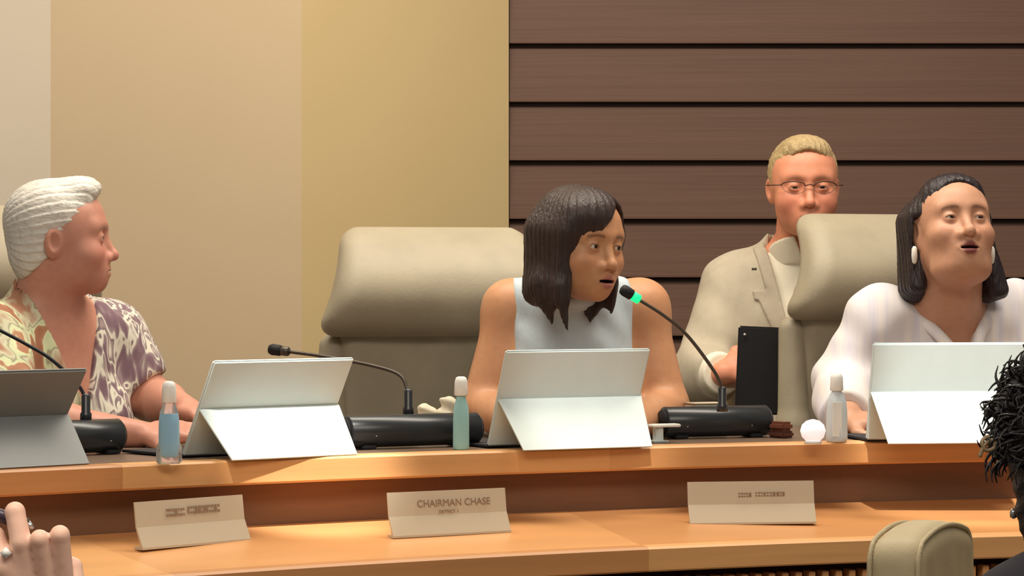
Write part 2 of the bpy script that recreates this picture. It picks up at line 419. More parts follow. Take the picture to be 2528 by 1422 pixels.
# ------------------------------------------------------------------ tablets
def make_tablet(body_m, label, tilt):
    t = empty('tablet_computer', (0, 0, 0)); tag(t, label, 'tablet', 'tablets on the dais')
    W = .159; tl = math.radians(tilt); s, c = math.sin(tl), math.cos(tl); z_h = .1*c+.003; y_h = math.sqrt(.121**2-z_h**2)
    R = Matrix.Rotation(tl, 3, 'X')
    def slab(nm, d0, d1, th0, th1, wv, m, bev):
        # along the leaning slab: d measured from the hinge upward, th = thickness coordinate towards the user
        cd, ct = (d0+d1)/2, (th0+th1)/2
        return box(nm, (0, y_h-s*cd+c*ct, z_h+c*cd+s*ct), (wv*2, abs(th1-th0), abs(d1-d0)), m, t, M=R, bevel=bev)
    slab('case', -.099, .103, .0, .0085, W, body_m, .003)
    slab('display', -.096, .100, .0086, .0092, W-.003, M['screen'], .0002)
    slab('hinge_bar', -.003, .003, -.002, .0, W-.01, body_m, .0008)
    bm = bmesh.new(); ny, nz = -z_h/.121*.0028, y_h/.121*.0028          # tapered kickstand plate
    q = []
    for (hw_, y, z) in ((W-.018, 0, .0005), (W-.001, y_h-.001, z_h)):
        for k in (0, 1): q += [bm.verts.new((-hw_, y+ny*k, z+nz*k)), bm.verts.new((hw_, y+ny*k, z+nz*k))]
    for fc in ((0, 1, 5, 4), (2, 6, 7, 3), (0, 2, 3, 1), (4, 5, 7, 6), (0, 4, 6, 2), (1, 3, 7, 5)): bm.faces.new([q[k] for k in fc])
    from_bm('kickstand', bm, body_m, t, bevel=.0009)
    yb = y_h+s*.099
    box('keyboard_cover', (0, yb+.112, .0035), (W*2-.004, .205, .005), M['keys'], t, bevel=.002)
    return t
tabs = [(1452, 1109, 27, 23, 'alu', 'silver tablet on kickstand in front of the woman in pale blue'),
        (729, 1131, 40, 30, 'alu', 'silver tablet on kickstand beside the blue sanitizer bottle, no one behind it'),
        (2362, 1096, 9, 15, 'alu', 'silver tablet on kickstand in front of the woman in white'),
        (56, 1156, 44, 36, 'alu_shaded', 'silver tablet on kickstand with shade put into its colour, cut by the left picture edge')]
for px, py, rz, tl, mm, lab in tabs:
    t = make_tablet(M[mm], lab, tl); t.location = onc(px, py); t.rotation_euler = (0, 0, math.radians(rz))

# ------------------------------------------------------------------ microphones
def make_mic(px, py, L, label, neck_px, head_dir, lit, off=0., black=False):
    p = onc(px, py); a = ang_of(p); q = p+np.array([math.sin(a), math.cos(a), 0])*.033
    t = empty('gooseneck_microphone', q, -a); tag(t, label, 'microphone', 'gooseneck microphones on the dais')
    r = .0315
    lathe('barrel', [(r-.003, -L/2), (r, -L/2+.003), (r, L/2-.003), (r-.003, L/2)], M['black'], t, n=32, loc=(0, 0, r+.002), axis='x')
    for sg in (-1, 1):
        lathe('end_cap', [(r-.006, 0), (r-.007, .004*sg)] if sg > 0 else [(r-.007, -.004), (r-.006, 0)], M['blackm'], t, n=28, loc=(sg*(L/2), 0, r+.002), axis='x')
        box('foot', (sg*L*.36, 0, .004), (.03, .05, .008), M['blackm'], t)
    for xx in (-.32, .30): lathe('screw', [(.0025, 0), (.0025, .002)], M['chrome'], t, n=8, loc=(xx*L, -.0, .002), axis='z').location = (0, -r+.003, .022)
    Rz = np.array(Matrix.Rotation(a, 3, 'Z'))
    loc = [Rz@(P(*n)-q) for n in neck_px]
    b0 = loc[0]
    lathe('collar', [(.011, 0), (.011, .012), (.0085, .016), (.0085, .046), (.006, .05)], M['black'], t, n=16, loc=(b0[0], b0[1], 2*r))
    pts = catmull([(b0[0], b0[1], 2*r+.04)]+loc[1:], 10)
    tube('gooseneck', pts, .0036, M['neck'] if not black else M['black'], t, n=8)
    e = pts[-1]; d = pts[-1]-pts[-3]; d /= np.linalg.norm(d)
    tube('ring', [e-d*.001, e+d*.001, e+d*.014, e+d*.016], [.008, .0095, .0095, .008], M['green'] if lit else M['neck'], t, n=16)
    tube('capsule', [e+d*.016, e+d*.018, e+d*.036, e+d*.042, e+d*.044], [.008, .011, .0115, .009, .003], M['blackm'], t, n=16)
    return t
make_mic(1782, 1082, .235, 'microphone with glowing green ring bending towards the woman in pale blue',
         [(1783, 1000, 5.97), (1783, 965, 5.97), (1765, 920, 5.96), (1700, 832, 5.95), (1640, 780, 5.93), (1578, 740, 5.92)], None, True)
make_mic(1036, 1106, .285, 'unlit microphone before the tan chair, its neck bowed far to the left',
         [(1008, 1010, 5.85), (1005, 960, 5.86), (985, 925, 5.87), (920, 903, 5.9), (800, 880, 5.95), (712, 868, 5.98)], None, False)
make_mic(218, 1124, .165, 'black microphone on the counter before the white-haired woman',
         [(212, 1050, 5.62), (210, 990, 5.62), (196, 955, 5.62), (130, 890, 5.6), (60, 847, 5.58), (-40, 795, 5.55)], None, False, black=True)

# ------------------------------------------------------------------ sanitizer bottles
def make_bottle(px, py, label, hh, wid, gel, lvl, flat=.6, rz=0., broad_base=False, lab_m=None):
    p = onc(px, py); a = ang_of(p); p = p+np.array([math.sin(a), math.cos(a), 0])*.02
    t = empty('sanitizer_bottle', p, -a+rz); tag(t, label, 'bottle', 'hand sanitizer bottles on the dais')
    H = hh; r = wid/2; neck = H*.74
    pr = [(r*.86, 0), (r, .004), (r, H*.08), (r*.97, H*.45), (r*.9, H*.58), (r*.62, H*.69), (.0095, neck), (.0095, neck+.004)]
    if broad_base: pr = [(r*.9, 0), (r*1.05, .004), (r*1.05, H*.2), (r*.86, H*.26), (r*.84, H*.5), (r*.74, H*.62), (.0105, neck), (.0105, neck+.004)]
    lathe('bottle_body', pr, M['clear'] if broad_base else gel, t, sy=flat)
    if broad_base:
        lathe('gel', [(r*.5, .012), (r*.62, H*.10), (r*.78, H*.27), (r*.76, H*.48), (r*.68, H*.6)], gel, t, sy=flat*.9)
    lathe('cap', [(.0125, neck), (.0135, neck+.002), (.0125, H*.93), (.010, H*.985), (.006, H)], M['white'], t, n=20)
    if lab_m: box('label_sticker', (-r*.28, -r*flat*.93, H*.33), (r*.85, .002, H*.5), lab_m, t, bevel=.0005)
    return t
make_bottle(431, 1146, 'sanitizer bottle with blue gel beside the white-haired woman', .147, .046, M['gel_blue'], .5, .8, 0, True)
make_bottle(1150, 1112, 'slim sanitizer bottle with pale teal gel beside the barrel of the unlit microphone', .141, .033, M['gel_teal'], .6, .8)
make_bottle(2076, 1092, 'clear sanitizer bottle with white sticker before the woman in white', .139, .046, M['gel_clear'], .6, .75, .0, False, M['white'])

# ------------------------------------------------------------------ nameplates
def text_mesh(name, s, size, m, parent, loc, M3):
    cu = bpy.data.curves.new(name, 'FONT'); cu.body = s; cu.size = size; cu.align_x = 'CENTER'; cu.align_y = 'CENTER'; cu.extrude = .0003
    o = bpy.data.objects.new(name, cu); COL.objects.link(o); bpy.context.view_layer.update()
    me = bpy.data.meshes.new_from_object(o.evaluated_get(bpy.context.evaluated_depsgraph_get())); COL.objects.unlink(o); bpy.data.objects.remove(o)
    me.materials.clear(); me.materials.append(m)
    q = bpy.data.objects.new(name, me); COL.objects.link(q); q.parent = parent; q.matrix_local = Matrix.Translation(loc) @ M3.to_4x4(); return q
def make_plate(px, py, rz, label, lines, smudge=None):
    # solve the point on the sloping ledge
    best = None
    for d in np.linspace(5.0, 6.2, 600):
        p = P(px, py, d); r = math.hypot(p[0]-DCX, p[1]-DCY)-DR; zl = .874-(.058-r)/.313*.041
        e = abs(p[2]-zl)
        if best is None or e < best[0]: best = (e, p)
    p = best[1]; a = ang_of(p)
    t = empty('nameplate', p+np.array([0, 0, .001]), math.radians(rz)); tag(t, label, 'nameplate', 'nameplates along the dais ledge')
    W, tl = .252, math.atan2(.006, .044)
    R = Matrix.Rotation(-tl, 3, 'X'); c = Vector((0, .0195, .060))
    prism('plate', [(.0165, .038), (.0225, .082), (.0255, .082), (.0195, .037)], -W/2, W/2, M['acryl'], t, bevel=.001)
    prism('light_catching_stand', [(0, 0), (0, .004), (.016, .0382), (.019, .0372), (.006, .005), (.022, .005), (.022, 0)], -W/2, W/2, M['acryl'], t, bevel=.0008)  # stand sloped forward, shaped to catch light and whiten the lower half
    Rt = Matrix.Rotation(PI/2-tl, 3, 'X')
    nrm = R @ Vector((0, -1, 0)); upv = R @ Vector((0, 0, 1))
    for s, size, dz, dx in lines:
        text_mesh('lettering', s, size, M['ink'], t, c+nrm*.0024+upv*dz+Vector((dx, 0, 0)), Rt)
    if smudge:
        bm = bmesh.new(); rr = random.Random(3)
        for x0, x1, dz, hh in smudge:
            x = x0
            while x < x1:
                wv = rr.uniform(.003, .0055)
                for zz, h2 in ((0, hh),) if rr.random() < .5 else ((hh*.35, hh*.3), (-hh*.35, hh*.3)):
                    bbox(bm, c+nrm*.0023+upv*(dz+zz)+Vector((x+wv/2, 0, 0)), (wv, .0006, h2), R)
                x += wv+rr.uniform(.0012, .0022)
        from_bm('lettering', bm, M['ink'], t)
make_plate(1118, 1323, 31, 'white nameplate reading CHAIRMAN CHASE on the ledge', [('CHAIRMAN CHASE', .0185, -.001, .012), ('DISTRICT 1', .0085, -.017, 0)])
make_plate(488, 1348, 47, 'dull nameplate on the ledge nearest the raised foreground hand', [], [(-.058, -.016, .0, .013), (-.008, .066, .002, .013)])
make_plate(1860, 1296, 9, 'brightly lit nameplate on the ledge nearest the front tan chair', [], [(-.026, 0, -.004, .008), (.008, .066, -.003, .008)])

# ------------------------------------------------------------------ small things on the counter
def put(px, py): p = onc(px, py); return p, ang_of(p)
p, a = put(2007, 1096)
t = empty('white_globe', p, -a); tag(t, 'small round white object with added glow beside the clear sanitizer bottle', 'ornament')
lathe('globe', [(.004, 0.004), (.014, .006), (.022, .014), (.0255, .026), (.022, .038), (.013, .046), (.003, .049)], glow('glowing_white', (250, 246, 250), .55), t)  # overexposed brightness of the globe put in as emission
lathe('base_ring', [(.017, 0), (.018, .003), (.016, .006)], M['white'], t)
def lump(name, px, py, s, m, label, cat, seed):
    p, a = put(px, py); rr = np.random.RandomState(seed); ph = rr.rand(6)*6
    f0 = ell((0, 0, s[2]), s)
    f = lambda Q: f0(Q)+.004*np.sin(Q[:, 0]*180+ph[0])*np.sin(Q[:, 1]*160+ph[1])+.004*np.sin(Q[:, 2]*190+ph[2]+Q[:, 0]*90)
    v, fc = mesh_sdf(f, (-s[0]-.02, -s[1]-.02, -.01), (s[0]+.02, s[1]+.02, 2*s[2]+.02), .004)
    v[:, 2] = np.maximum(v[:, 2], 0.0); o = mk(name, v, fc, m, smooth=True); o.location = p; o.rotation_euler = (0, 0, -a); tag(o, label, cat); return o
lump('crumpled_tissue', 1054, 1082, (.026, .022, .036), M['paper'], 'smaller cream crumpled tissue behind the unlit microphone barrel', 'tissue', 1)
lump('crumpled_napkin', 1112, 1083, (.024, .022, .045), M['paper'], 'larger cream crumpled napkin behind the slim teal bottle', 'napkin', 2)
p, a = put(1742, 1074); t = empty('notebook', p, -a); tag(t, 'thick cream notepad lying behind the green-ringed microphone', 'notepad')
box('page_block', (0, 0, .034), (.072, .06, .060), M['paper'], t); box('cover', (0, 0, .0665), (.075, .063, .003), M['acryl'], t); box('cover', (0, 0, .002), (.075, .063, .004), M['blackm'], t)
p, a = put(1640, 1092); t = empty('card_holder', p, -a); tag(t, 'small white card holder between the central tablet and green-ringed microphone', 'card holder')
box('card', (0, .0, .034), (.062, .03, .006), M['white'], t); box('post', (-.012, .004, .016), (.016, .02, .031), M['alu'], t); box('foot', (-.01, .004, .002), (.036, .03, .004), M['alu'], t)
p, a = put(1928, 1080); t = empty('wallet', p, -a+.3); tag(t, 'small brown leather wallet at the right end of the microphone barrel', 'wallet')
box('flap', (0, 0, .0235), (.03, .05, .019), mat('brown_leather', (120, 70, 52), .5, var=.1), t, bevel=.006); box('body', (0, 0, .007), (.032, .05, .014), mat('dark_brown_leather', (92, 52, 40), .5), t, bevel=.004)

# ------------------------------------------------------------------ executive chairs
def chair_fns():
    def head(Q):
        z = Q[:, 2]; t = np.clip((z-.52)/.24, 0, 1)          # 0 bottom .. 1 top
        q = Q.copy(); wsc = .285-.075*t; q[:, 0] = q[:, 0]/wsc*.24
        q[:, 1] = q[:, 1]-.03+.080*np.sin(PI*np.clip((1-t)*.92, 0, 1))+.02*(1-t)-.02*t      # rolled forward above its lower edge
        return rbox((0, 0, .645), (.24, .056, .122), .045)(q)
    def back(Q):
        q = Q.copy(); q[:, 1] = q[:, 1]-.035*(1-np.clip(q[:, 2]/.6, 0, 1))+.5*np.minimum(q[:, 0]**2, .06)*.6
        return rbox((0, .040, .28), (.225, .048, .34), .04)(q)
    def wing(s):
        return un((cone((s*.232, .035, .50), (s*.238, .02, .28), .032, .036), .02), (cone((s*.238, .02, .28), (s*.225, .02, .06), .036, .03), .02))
    def seat(Q): return rbox((0, -.20, -.115), (.25, .26, .06), .05)(Q)
    return head, back, wing, seat
CH, CB, CW, CS = chair_fns()
cache = {}
def make_chair(loc, yaw, label):
    t = empty('executive_chair', loc, math.radians(yaw)); tag(t, label, 'chair', 'tan leather executive chairs behind the dais')
    zs = .72-.25        # seat height above the platform
    def part(nm, key, f, lo, hi, h):
        if key not in cache:
            v, fc = mesh_sdf(f, lo, hi, h); v = v+np.array([0, 0, zs]); o = mk(nm, v, fc, M['leather'], t, smooth=True); cache[key] = o.data
        else:
            o = bpy.data.objects.new(nm, cache[key]); COL.objects.link(o); o.parent = t
        return o
    part('headrest', 'h', CH, (-.32, -.16, .48), (.32, .16, .82), .008)
    part('backrest', 'b', CB, (-.3, -.06, -.12), (.3, .22, .68), .010)
    part('side_bolster', 'wl', CW(-1), (-.3, -.06, 0), (-.15, .12, .58), .008)
    part('side_bolster', 'wr', CW(1), (.15, -.06, 0), (.3, .12, .58), .008)
    part('seat', 's', CS, (-.3, -.5, -.21), (.3, .1, .0), .012)
    lathe('gas_column', [(.028, .06), (.028, zs-.20), (.06, zs-.20)], M['blackm'], t, loc=(0, -.18, 0))
    for k in range(5):
        an = 2*PI*k/5; tube('base_leg', [(0, -.18, .09), (.27*math.cos(an), -.18+.27*math.sin(an), .05)], [.026, .017], M['blackm'], t, n=8)
        lathe('caster', [(.012, -.02), (.024, -.018), (.024, .018), (.012, .02)], M['blackm'], t, n=14, loc=(.27*math.cos(an), -.18+.27*math.sin(an), .024), axis='x')
    return t
def chair_at(px, py_top, d, yaw, label):
    p = P(px, py_top, d); ztop = ZP+.47+.767
    return make_chair((p[0], p[1], ZP+(p[2]-ztop)*0+0.0), yaw, label), p[2]-ztop
for px, py, d, yaw, lab in [(1083, 560, 6.66, 16, 'tan leather executive chair behind the woman in pale blue'),
                            (2192, 528, 6.90, 24, 'tan leather executive chair in front of the man in the suit'),
                            (-42, 505, 6.42, 46, 'shaded tan executive chair behind the white-haired woman at left edge')]:
    c, dz = chair_at(px, py, d, yaw, lab)
    # gas lift: raise the upholstered parts only
    for ch in c.children:
        if ch.name.split('.')[0] in ('headrest', 'backrest', 'side_bolster', 'seat'): ch.location.z = dz
    print('chair lift', lab, round(dz, 3))

# guest chair in front of the dais
p = P(2275, 1286, 5.15)
gc = empty('guest_chair', (p[0], p[1], 0), math.radians(66)); tag(gc, 'tan upholstered guest chair with piped rounded back in front of the dais', 'chair')
zt = p[2]
def gback(Q):
    q = Q.copy(); q[:, 2] = q[:, 2]+.9*q[:, 0]**2
    return rbox((0, 0, zt-.235), (.172, .05, .235), .035)(q)
M['guest'] = mat('tan_upholstery', (184, 168, 134), .6, var=.06, scale=(20, 20, 20), bump=.1, bscale=(300, 300, 300))
sdf_obj('backrest', gback, (-.22, -.1, zt-.52), (.22, .1, zt+.03), .008, M['guest'], gc)
for yy in (-.042, .042):
    def pipe(Q, yy=yy):
        x, z = np.abs(Q[:, 0])-.132, np.abs(Q[:, 2]+.9*Q[:, 0]**2-(zt-.235))-.195
        d2 = np.sqrt(np.maximum(x, 0)**2+np.maximum(z, 0)**2)+np.minimum(np.maximum(x, z), 0)-.034
        return np.sqrt(d2**2+(Q[:, 1]-yy)**2)-.0045
    sdf_obj('piping', pipe, (-.2, yy-.012, zt-.50), (.2, yy+.012, zt+.02), .004, M['guest'], gc)
sdf_obj('seat', rbox((0, -.2, .43), (.22, .23, .05), .04), (-.26, -.46, .36), (.26, .06, .5), .012, M['guest'], gc)
for sx in (-1, 1):
    for yy in (-.38, .0): tube('leg', [(sx*.18, yy, .42), (sx*.2, yy, .0)], [.016, .012], M['blackm'], gc, n=10)

# ------------------------------------------------------------------ people
def face_fn(p):
    jw, ck, mo, nw, eo = p.get('jaw', 1.), p.get('cheek', 1.), p.get('mouth', .0), p.get('nose', 1.), p.get('eye', .0045)
    lf = p.get('lip', 1.)
    cr = p.get('crown', 1.)
    adds = [(ell((0, .012, .028), (.076, .094, .088*cr)), .0), (ell((0, -.030, .035*cr), (.066, .064, .062*cr)), .03),
            (ell((0, -.030, -.028), (.065*jw**.5, .064, .080)), .03), (ell((0, -.033, -.064), (.053*jw, .052, .046)), .03),
            (ell((0, -.074, -.095), (.022*jw, .017, .018)), .025)]
    if p.get('dbl'): adds.append((ell((0, -.035, -.105), (.058*jw, .048, .036)), .03))
    for s in (-1, 1):
        adds.append((ell((s*.042, -.060, -.034), (.024*ck, .024*ck, .022)), .025))
        adds.append((cone((s*.012, -.084, .020), (s*.044, -.070, .022), .010*p.get('ridge', .9), .009), .022))
    adds += [(ell((0, -.074, -.066), (.032, .025, .028)), .02)]
    fa = un(*[(f, k or .02) for f, k in adds])
    socks = [ell((s*.032, -.103, -.001), (.020, .020, .015)) for s in (-1, 1)]
    lids = [sph((s*.032, -.078, -.001), .0148) for s in (-1, 1)]
    slits = [ell((s*.032, -.096, -.002), (.0135, .016, eo)) for s in (-1, 1)]
    balls = [sph((s*.032, -.078, -.001), .0118) for s in (-1, 1)]
    nose = un((cone((0, -.086, .010), (0, -.108, -.034), .0075, .0095), .01), (sph((0, -.1095, -.038), .0105*nw**.5), .008),
              *[(sph((s*.0125*nw, -.098, -.042), .0085), .008) for s in (-1, 1)])
    nost = [sph((s*.0065*nw, -.1045, -.0505), .0042) for s in (-1, 1)]
    zl = -.0695
    up = un((cone((-.021, -.0905, zl), (-.005, -.0975, zl+.0045+mo*.4), .0042*lf, .0058*lf), .006), (cone((.021, -.0905, zl), (.005, -.0975, zl+.0045+mo*.4), .0042*lf, .0058*lf), .006))
    lo = un((cone((-.019, -.0905, zl-.002), (-.005, -.0965, zl-.006-mo), .0042*lf, .0068*lf), .006), (cone((.019, -.0905, zl-.002), (.005, -.0965, zl-.006-mo), .0042*lf, .0068*lf), .006))
    gap = ell((0, -.100, zl-.0012-mo*.35), (.021, .014+mo, .0013+mo*.75))
    ears = []
    for s in (-1, 1):
        Re = rotm(s*-22, 0, s*8); ears.append((ell((s*.076, .012, -.010), (.0085, .019, .031), Re), ell((s*.084, .008, -.006), (.008, .011, .019), Re)))
    def f(Q):
        d = fa(Q)
        for g in socks: d = smax(d, -g(Q), .02)
        for g, sl, bl in zip(lids, slits, balls):
            d = smin(d, g(Q), .006); d = smax(d, -sl(Q), .002); d = np.minimum(d, bl(Q))
        d = smin(d, nose(Q), .012)
        for g in nost: d = smax(d, -g(Q), .003)
        d = smin(d, up(Q), .006); d = smin(d, lo(Q), .006); d = smax(d, -gap(Q), .002)
        for e, c in ears: d = smin(d, smax(e(Q), -c(Q), .004), .008)
        return d
    f.up, f.lo, f.gap, f.mo = up, lo, gap, mo
    return f
def face_cols(f, p, q):           # q: points in head space
    n = len(q); base = np.array(lin(p['skin'])); c = np.tile(base, (n, 1))
    def mixin(wt, rgb): nonlocal c; wt = np.clip(wt, 0, 1)[:, None]; c = c*(1-wt)+np.array(lin(rgb))*wt
    front = (q[:, 1] < -.04)
    for s in (-1, 1):
        dd = np.linalg.norm((q-np.array([s*.042, -.075, -.035]))/np.array([1, 1.4, 1]), axis=1)
        mixin((1-dd/.038)*.55*front, p.get('blush', p['skin']))
    mixin((1-np.linalg.norm(q-np.array([0, -.112, -.038]), axis=1)/.022)*.4, p.get('blush', p['skin']))
    lipd = np.minimum(f.up(q), f.lo(q)); mixin((.0022-lipd)/.0015*(np.abs(q[:, 0]) < .026)*front, p['lips'])
    mixin((.0012-f.gap(q))/.0012*(front & (np.abs(q[:, 0]) < .02) & (q[:, 1] > -.099)), (70, 34, 30))
    bz = .0215-.0016*((np.abs(q[:, 0])-.030)/.012)**2
    brow = (1-np.abs(q[:, 2]-bz)/.0048)*(np.abs(np.abs(q[:, 0])-.033) < .0175)*(q[:, 1] < -.06)
    mixin(brow*1.4*p.get('browk', .8), p.get('brow', (60, 45, 40)))
    for s in (-1, 1):             # lash line and nostril
        e = np.linalg.norm((q-np.array([s*.032, -.092, -.001]))/np.array([.0155, .02, .0075]), axis=1)
        mixin((1.0-e)*1.2*p.get('lash', .5)*front, p.get('lashc', (60, 40, 36)))
    return c
def eye_geo(pos, gaze, r):
    V, Fc, C = [], [], []; g = Vector(gaze).normalized(); R = np.array(Vector((0, 0, 1)).rotation_difference(g).to_matrix())
    nr, ns = 14, 20
    for i in range(nr+1):
        th = PI*i/nr*.999+.0005
        for k in range(ns):
            ph = 2*PI*k/ns; v = np.array([math.sin(th)*math.cos(ph), math.sin(th)*math.sin(ph), math.cos(th)])
            V.append(R@v*r+pos); C.append(lin((18, 12, 10)) if th < .34 else lin((58, 36, 24)) if th < .58 else lin((222, 212, 202)))
    for i in range(nr):
        for k in range(ns): k2 = (k+1) % ns; Fc.append((i*ns+k, (i+1)*ns+k, (i+1)*ns+k2, i*ns+k2))
    return V, Fc, np.array(C)
M['skin'] = vmat('skin', .48, .12, .06, (70, 70, 70)); M['eyem'] = vmat('eye_surface', .15, 0, 0)
def bounds(pts, pad): pts = np.array(pts); return pts.min(0)-pad, pts.max(0)+pad

def hand_items(wr_, d, nrm, size=1., curl=.5, flip=1, thumb=1):
    """palm and five bent fingers. d = finger direction, nrm = back-of-hand normal, flip = +1 if thumb lies along cross(d,nrm)"""
    d = np.array(d, float); d /= np.linalg.norm(d); nrm = np.array(nrm, float); nrm -= d*(nrm@d); nrm /= np.linalg.norm(nrm)
    sd = np.cross(d, nrm)*flip; wr_ = np.array(wr_); s = size; it = []
    Rm = np.stack([sd, d, nrm], 1)
    it.append((ell(wr_+d*.045*s, (.040*s, .052*s, .016*s), Rm), .02)); it.append((rbox(wr_+d*.055*s, (.037*s, .035*s, .013*s), .012*s, Rm), .012))
    for i, (off, L) in enumerate(((.028, .074), (.0095, .082), (-.0095, .076), (-.027, .06))):
        a = wr_+d*.085*s+sd*off*s; ang = 0; p = a; rr = (.0098, .0088, .0078, .0068)
        for j, fr in enumerate((.45, .30, .25)):
            ang += curl*(.55, .95, .7)[j]+.05*i*curl; dr = d*math.cos(ang)-nrm*math.sin(ang); q = p+dr*L*fr*s
            it.append((cone(p, q, rr[j]*s, rr[j+1]*s), .004)); p = q
    a = wr_+d*.022*s+sd*.026*s; b = a+(d*.6+sd*.75-nrm*.25)/1.0*.040*s; c = b+(d*.9+sd*.15-nrm*.45*max(curl, .3))*.034*s; e = c+(d*.85-sd*.25*curl-nrm*.5*curl)*.028*s
    it += [(cone(a, b, .014*s, .011*s), .012), (cone(b, c, .011*s, .0095*s), .006), (cone(c, e, .0095*s, .0075*s), .005)]
    return it

class Person:
    def __init__(s, label, hpos, hrot, hs, face, N, tyaw, lean, sh, el, wr, female=True, w=1., armr=1., neckr=.052, hands=None, knee=.40, group=None):
        s.hpos, s.hR, s.hs, s.face = np.array(hpos), rotm(*hrot), hs, face
        s.N = np.array(N); s.tR = np.array(Matrix.Rotation(math.radians(tyaw), 3, 'Z') @ Matrix.Rotation(math.radians(lean), 3, 'X'))
        s.sh, s.el, s.wr = [np.array(x) for x in sh], [np.array(x) for x in el], [np.array(x) for x in wr]
        s.w, s.ar = w, armr
        s.ff = face_fn(face)
        T = [(ell((0, .02, -.17), (.160*w, .112, .17)), .04), (ell((0, .03, -.36), (.142*w, .112, .16)), .05), (ell((0, .04, -.48), (.178*w, .14, .11)), .05)]
        if female:
            for g in (-1, 1): T.append((ell((g*.072*w, -.062, -.205), (.066, .062, .066)), .05))
        s.torso_l = un(*T)
        tor = framed(s.torso_l, s.N, s.tR)
        cl = [s.N+s.tR@np.array([0, .015, -.025])]*2
        s.shoulders = un(*[(cone(c, h, .056, .056*armr), .05) for c, h in zip(cl, s.sh)])
        s.upper = [cone(a, b, .055*armr, .043*armr) for a, b in zip(s.sh, s.el)]
        s.fore = [un((cone(a, a*.6+b*.4, .042*armr, .042*armr), .02), (cone(a*.6+b*.4, b, .042*armr, .027*armr), .02)) for a, b in zip(s.el, s.wr)]
        nb = s.N+s.tR@np.array([0, .02, -.03]); nt = s.hpos+s.hR@np.array([0, .022, -.055])*hs
        s.neck = un((cone(nt, nb, neckr, neckr*1.1), .02), (cone(s.N+s.tR@np.array([0, .03, .035]), s.sh[0], .045, .04), .04), (cone(s.N+s.tR@np.array([0, .03, .035]), s.sh[1], .045, .04), .04))
        s.neck_only = cone(nt, nb, neckr, neckr*1.1)
        s.tor = un((tor, .05), (s.shoulders, .05))
        head = framed(s.ff, s.hpos, s.hR, hs, near=.24)
        # seated legs
        hip = [s.N+s.tR@np.array([g*.09, .03, -.50]) for g in (-1, 1)]
        fwd = np.array([math.sin(math.radians(tyaw)), -math.cos(math.radians(tyaw)), 0])
        s.knee = [h+fwd*knee for h in hip]; s.ank = [np.array([k[0], k[1], ZP+.06]) for k in s.knee]
        s.legs = un(*[(cone(a, b, .088, .062), .03) for a, b in zip(hip, s.knee)], *[(cone(a, b, .058, .04), .03) for a, b in zip(s.knee, s.ank)], *[(cone(a, a+fwd*.14+np.array([0, 0, -.03]), .042, .03), .02) for a in s.ank])
        items = [(s.tor, .03), (s.neck, .035)]+[(f, .045) for f in s.upper]+[(f, .02) for f in s.fore]+[(head, .02)]
        fine = [(s.hpos-.155*hs, s.hpos+.155*hs, .0034)]
        hd = []
        for i, hdat in enumerate(hands or []):
            if hdat is None: continue
            its = hand_items(s.wr[i], *hdat[:2], **hdat[2])
            c = s.wr[i]+np.array(hdat[0])/np.linalg.norm(hdat[0])*.08; fine.append((c-.10, c+.10, .006))
            hd.append((nearby(un(*its), c, .22), .012))
        items += hd
        items.append((s.legs, .05))
        s.body = un(*items)
        lo, hi = bounds([s.hpos, s.N, *s.sh, *s.el, *s.wr, *s.knee, *s.ank, *hip], .22); lo[2] = max(lo[2], ZP-.0)
        s.lo, s.hi = lo, hi
        s.base = np.array([s.N[0], s.N[1], ZP])
        def cols(v):
            q = ((v-s.hpos)@s.hR)/hs; c = np.tile(np.array(lin(face['skin'])), (len(v), 1)); m = np.linalg.norm(q, axis=1) < .17
            c[m] = face_cols(s.ff, face, q[m]); return c
        s.obj = sdf_obj('person', s.body, lo, hi, .012, M['skin'], loc=s.base, fine=fine, colfn=cols)
        tag(s.obj, label, 'person', group)
        gz = face.get('gaze', (0, -1, 0))
        for g in (-1, 1):
            V, Fc, C = eye_geo(np.array([g*.032, -.0785, -.001]), gz, .0122)
            V = (np.array(V)*hs)@s.hR.T+s.hpos-s.base
            mk('eye', V, Fc, M['eyem'], s.obj, smooth=True, cols=C)
    def cloth(s, name, f, m, h=.008, lo=None, hi=None, fine=(), parent=None):
        v, fc = mesh_sdf(f, s.lo if lo is None else lo, s.hi if hi is None else hi, h, fine)
        return mk(name, v-s.base, fc, m, parent or s.obj, smooth=True)
    def hair(s, f, m, h=.0035, name='hair', ext=.2):
        g = framed(f, s.hpos, s.hR, s.hs)
        v, fc = mesh_sdf(g, s.hpos-ext, s.hpos+ext, h); return mk(name, v-s.base, fc, m, s.obj, smooth=True)
    def tl(s, Q): return (Q-s.N)@s.tR          # torso space
    def hl(s, Q): return ((Q-s.hpos)@s.hR)/s.hs
    def trousers(s, m):
        hipcut = lambda Q: s.tl(Q)[:, 2]+.36
        base = un((s.legs, .03), (s.tor, .03))
        s.cloth('trousers', lambda Q: smax(smax(base(Q)-.010, hipcut(Q), .01), ZP+.10-Q[:, 2], .01), m, .018)
def folds(Q, amp=.003, k=55, seed=0):
    a = seed*1.7
    return amp*(np.sin(Q[:, 0]*k+a+3*np.sin(Q[:, 2]*13+a))*np.sin(Q[:, 2]*k*.45+a*2+2*np.sin(Q[:, 1]*17))+.5*np.sin((Q[:, 0]+Q[:, 2])*k*1.3+a))
def ridges(u, amp, k, seed=0):
    return amp*(np.sin(u*k+seed)+.6*np.sin(u*k*1.93+seed*2+1)+.4*np.sin(u*k*3.1+seed*3))

M['pants'] = mat('dark_trousers', (52, 50, 56), .85)
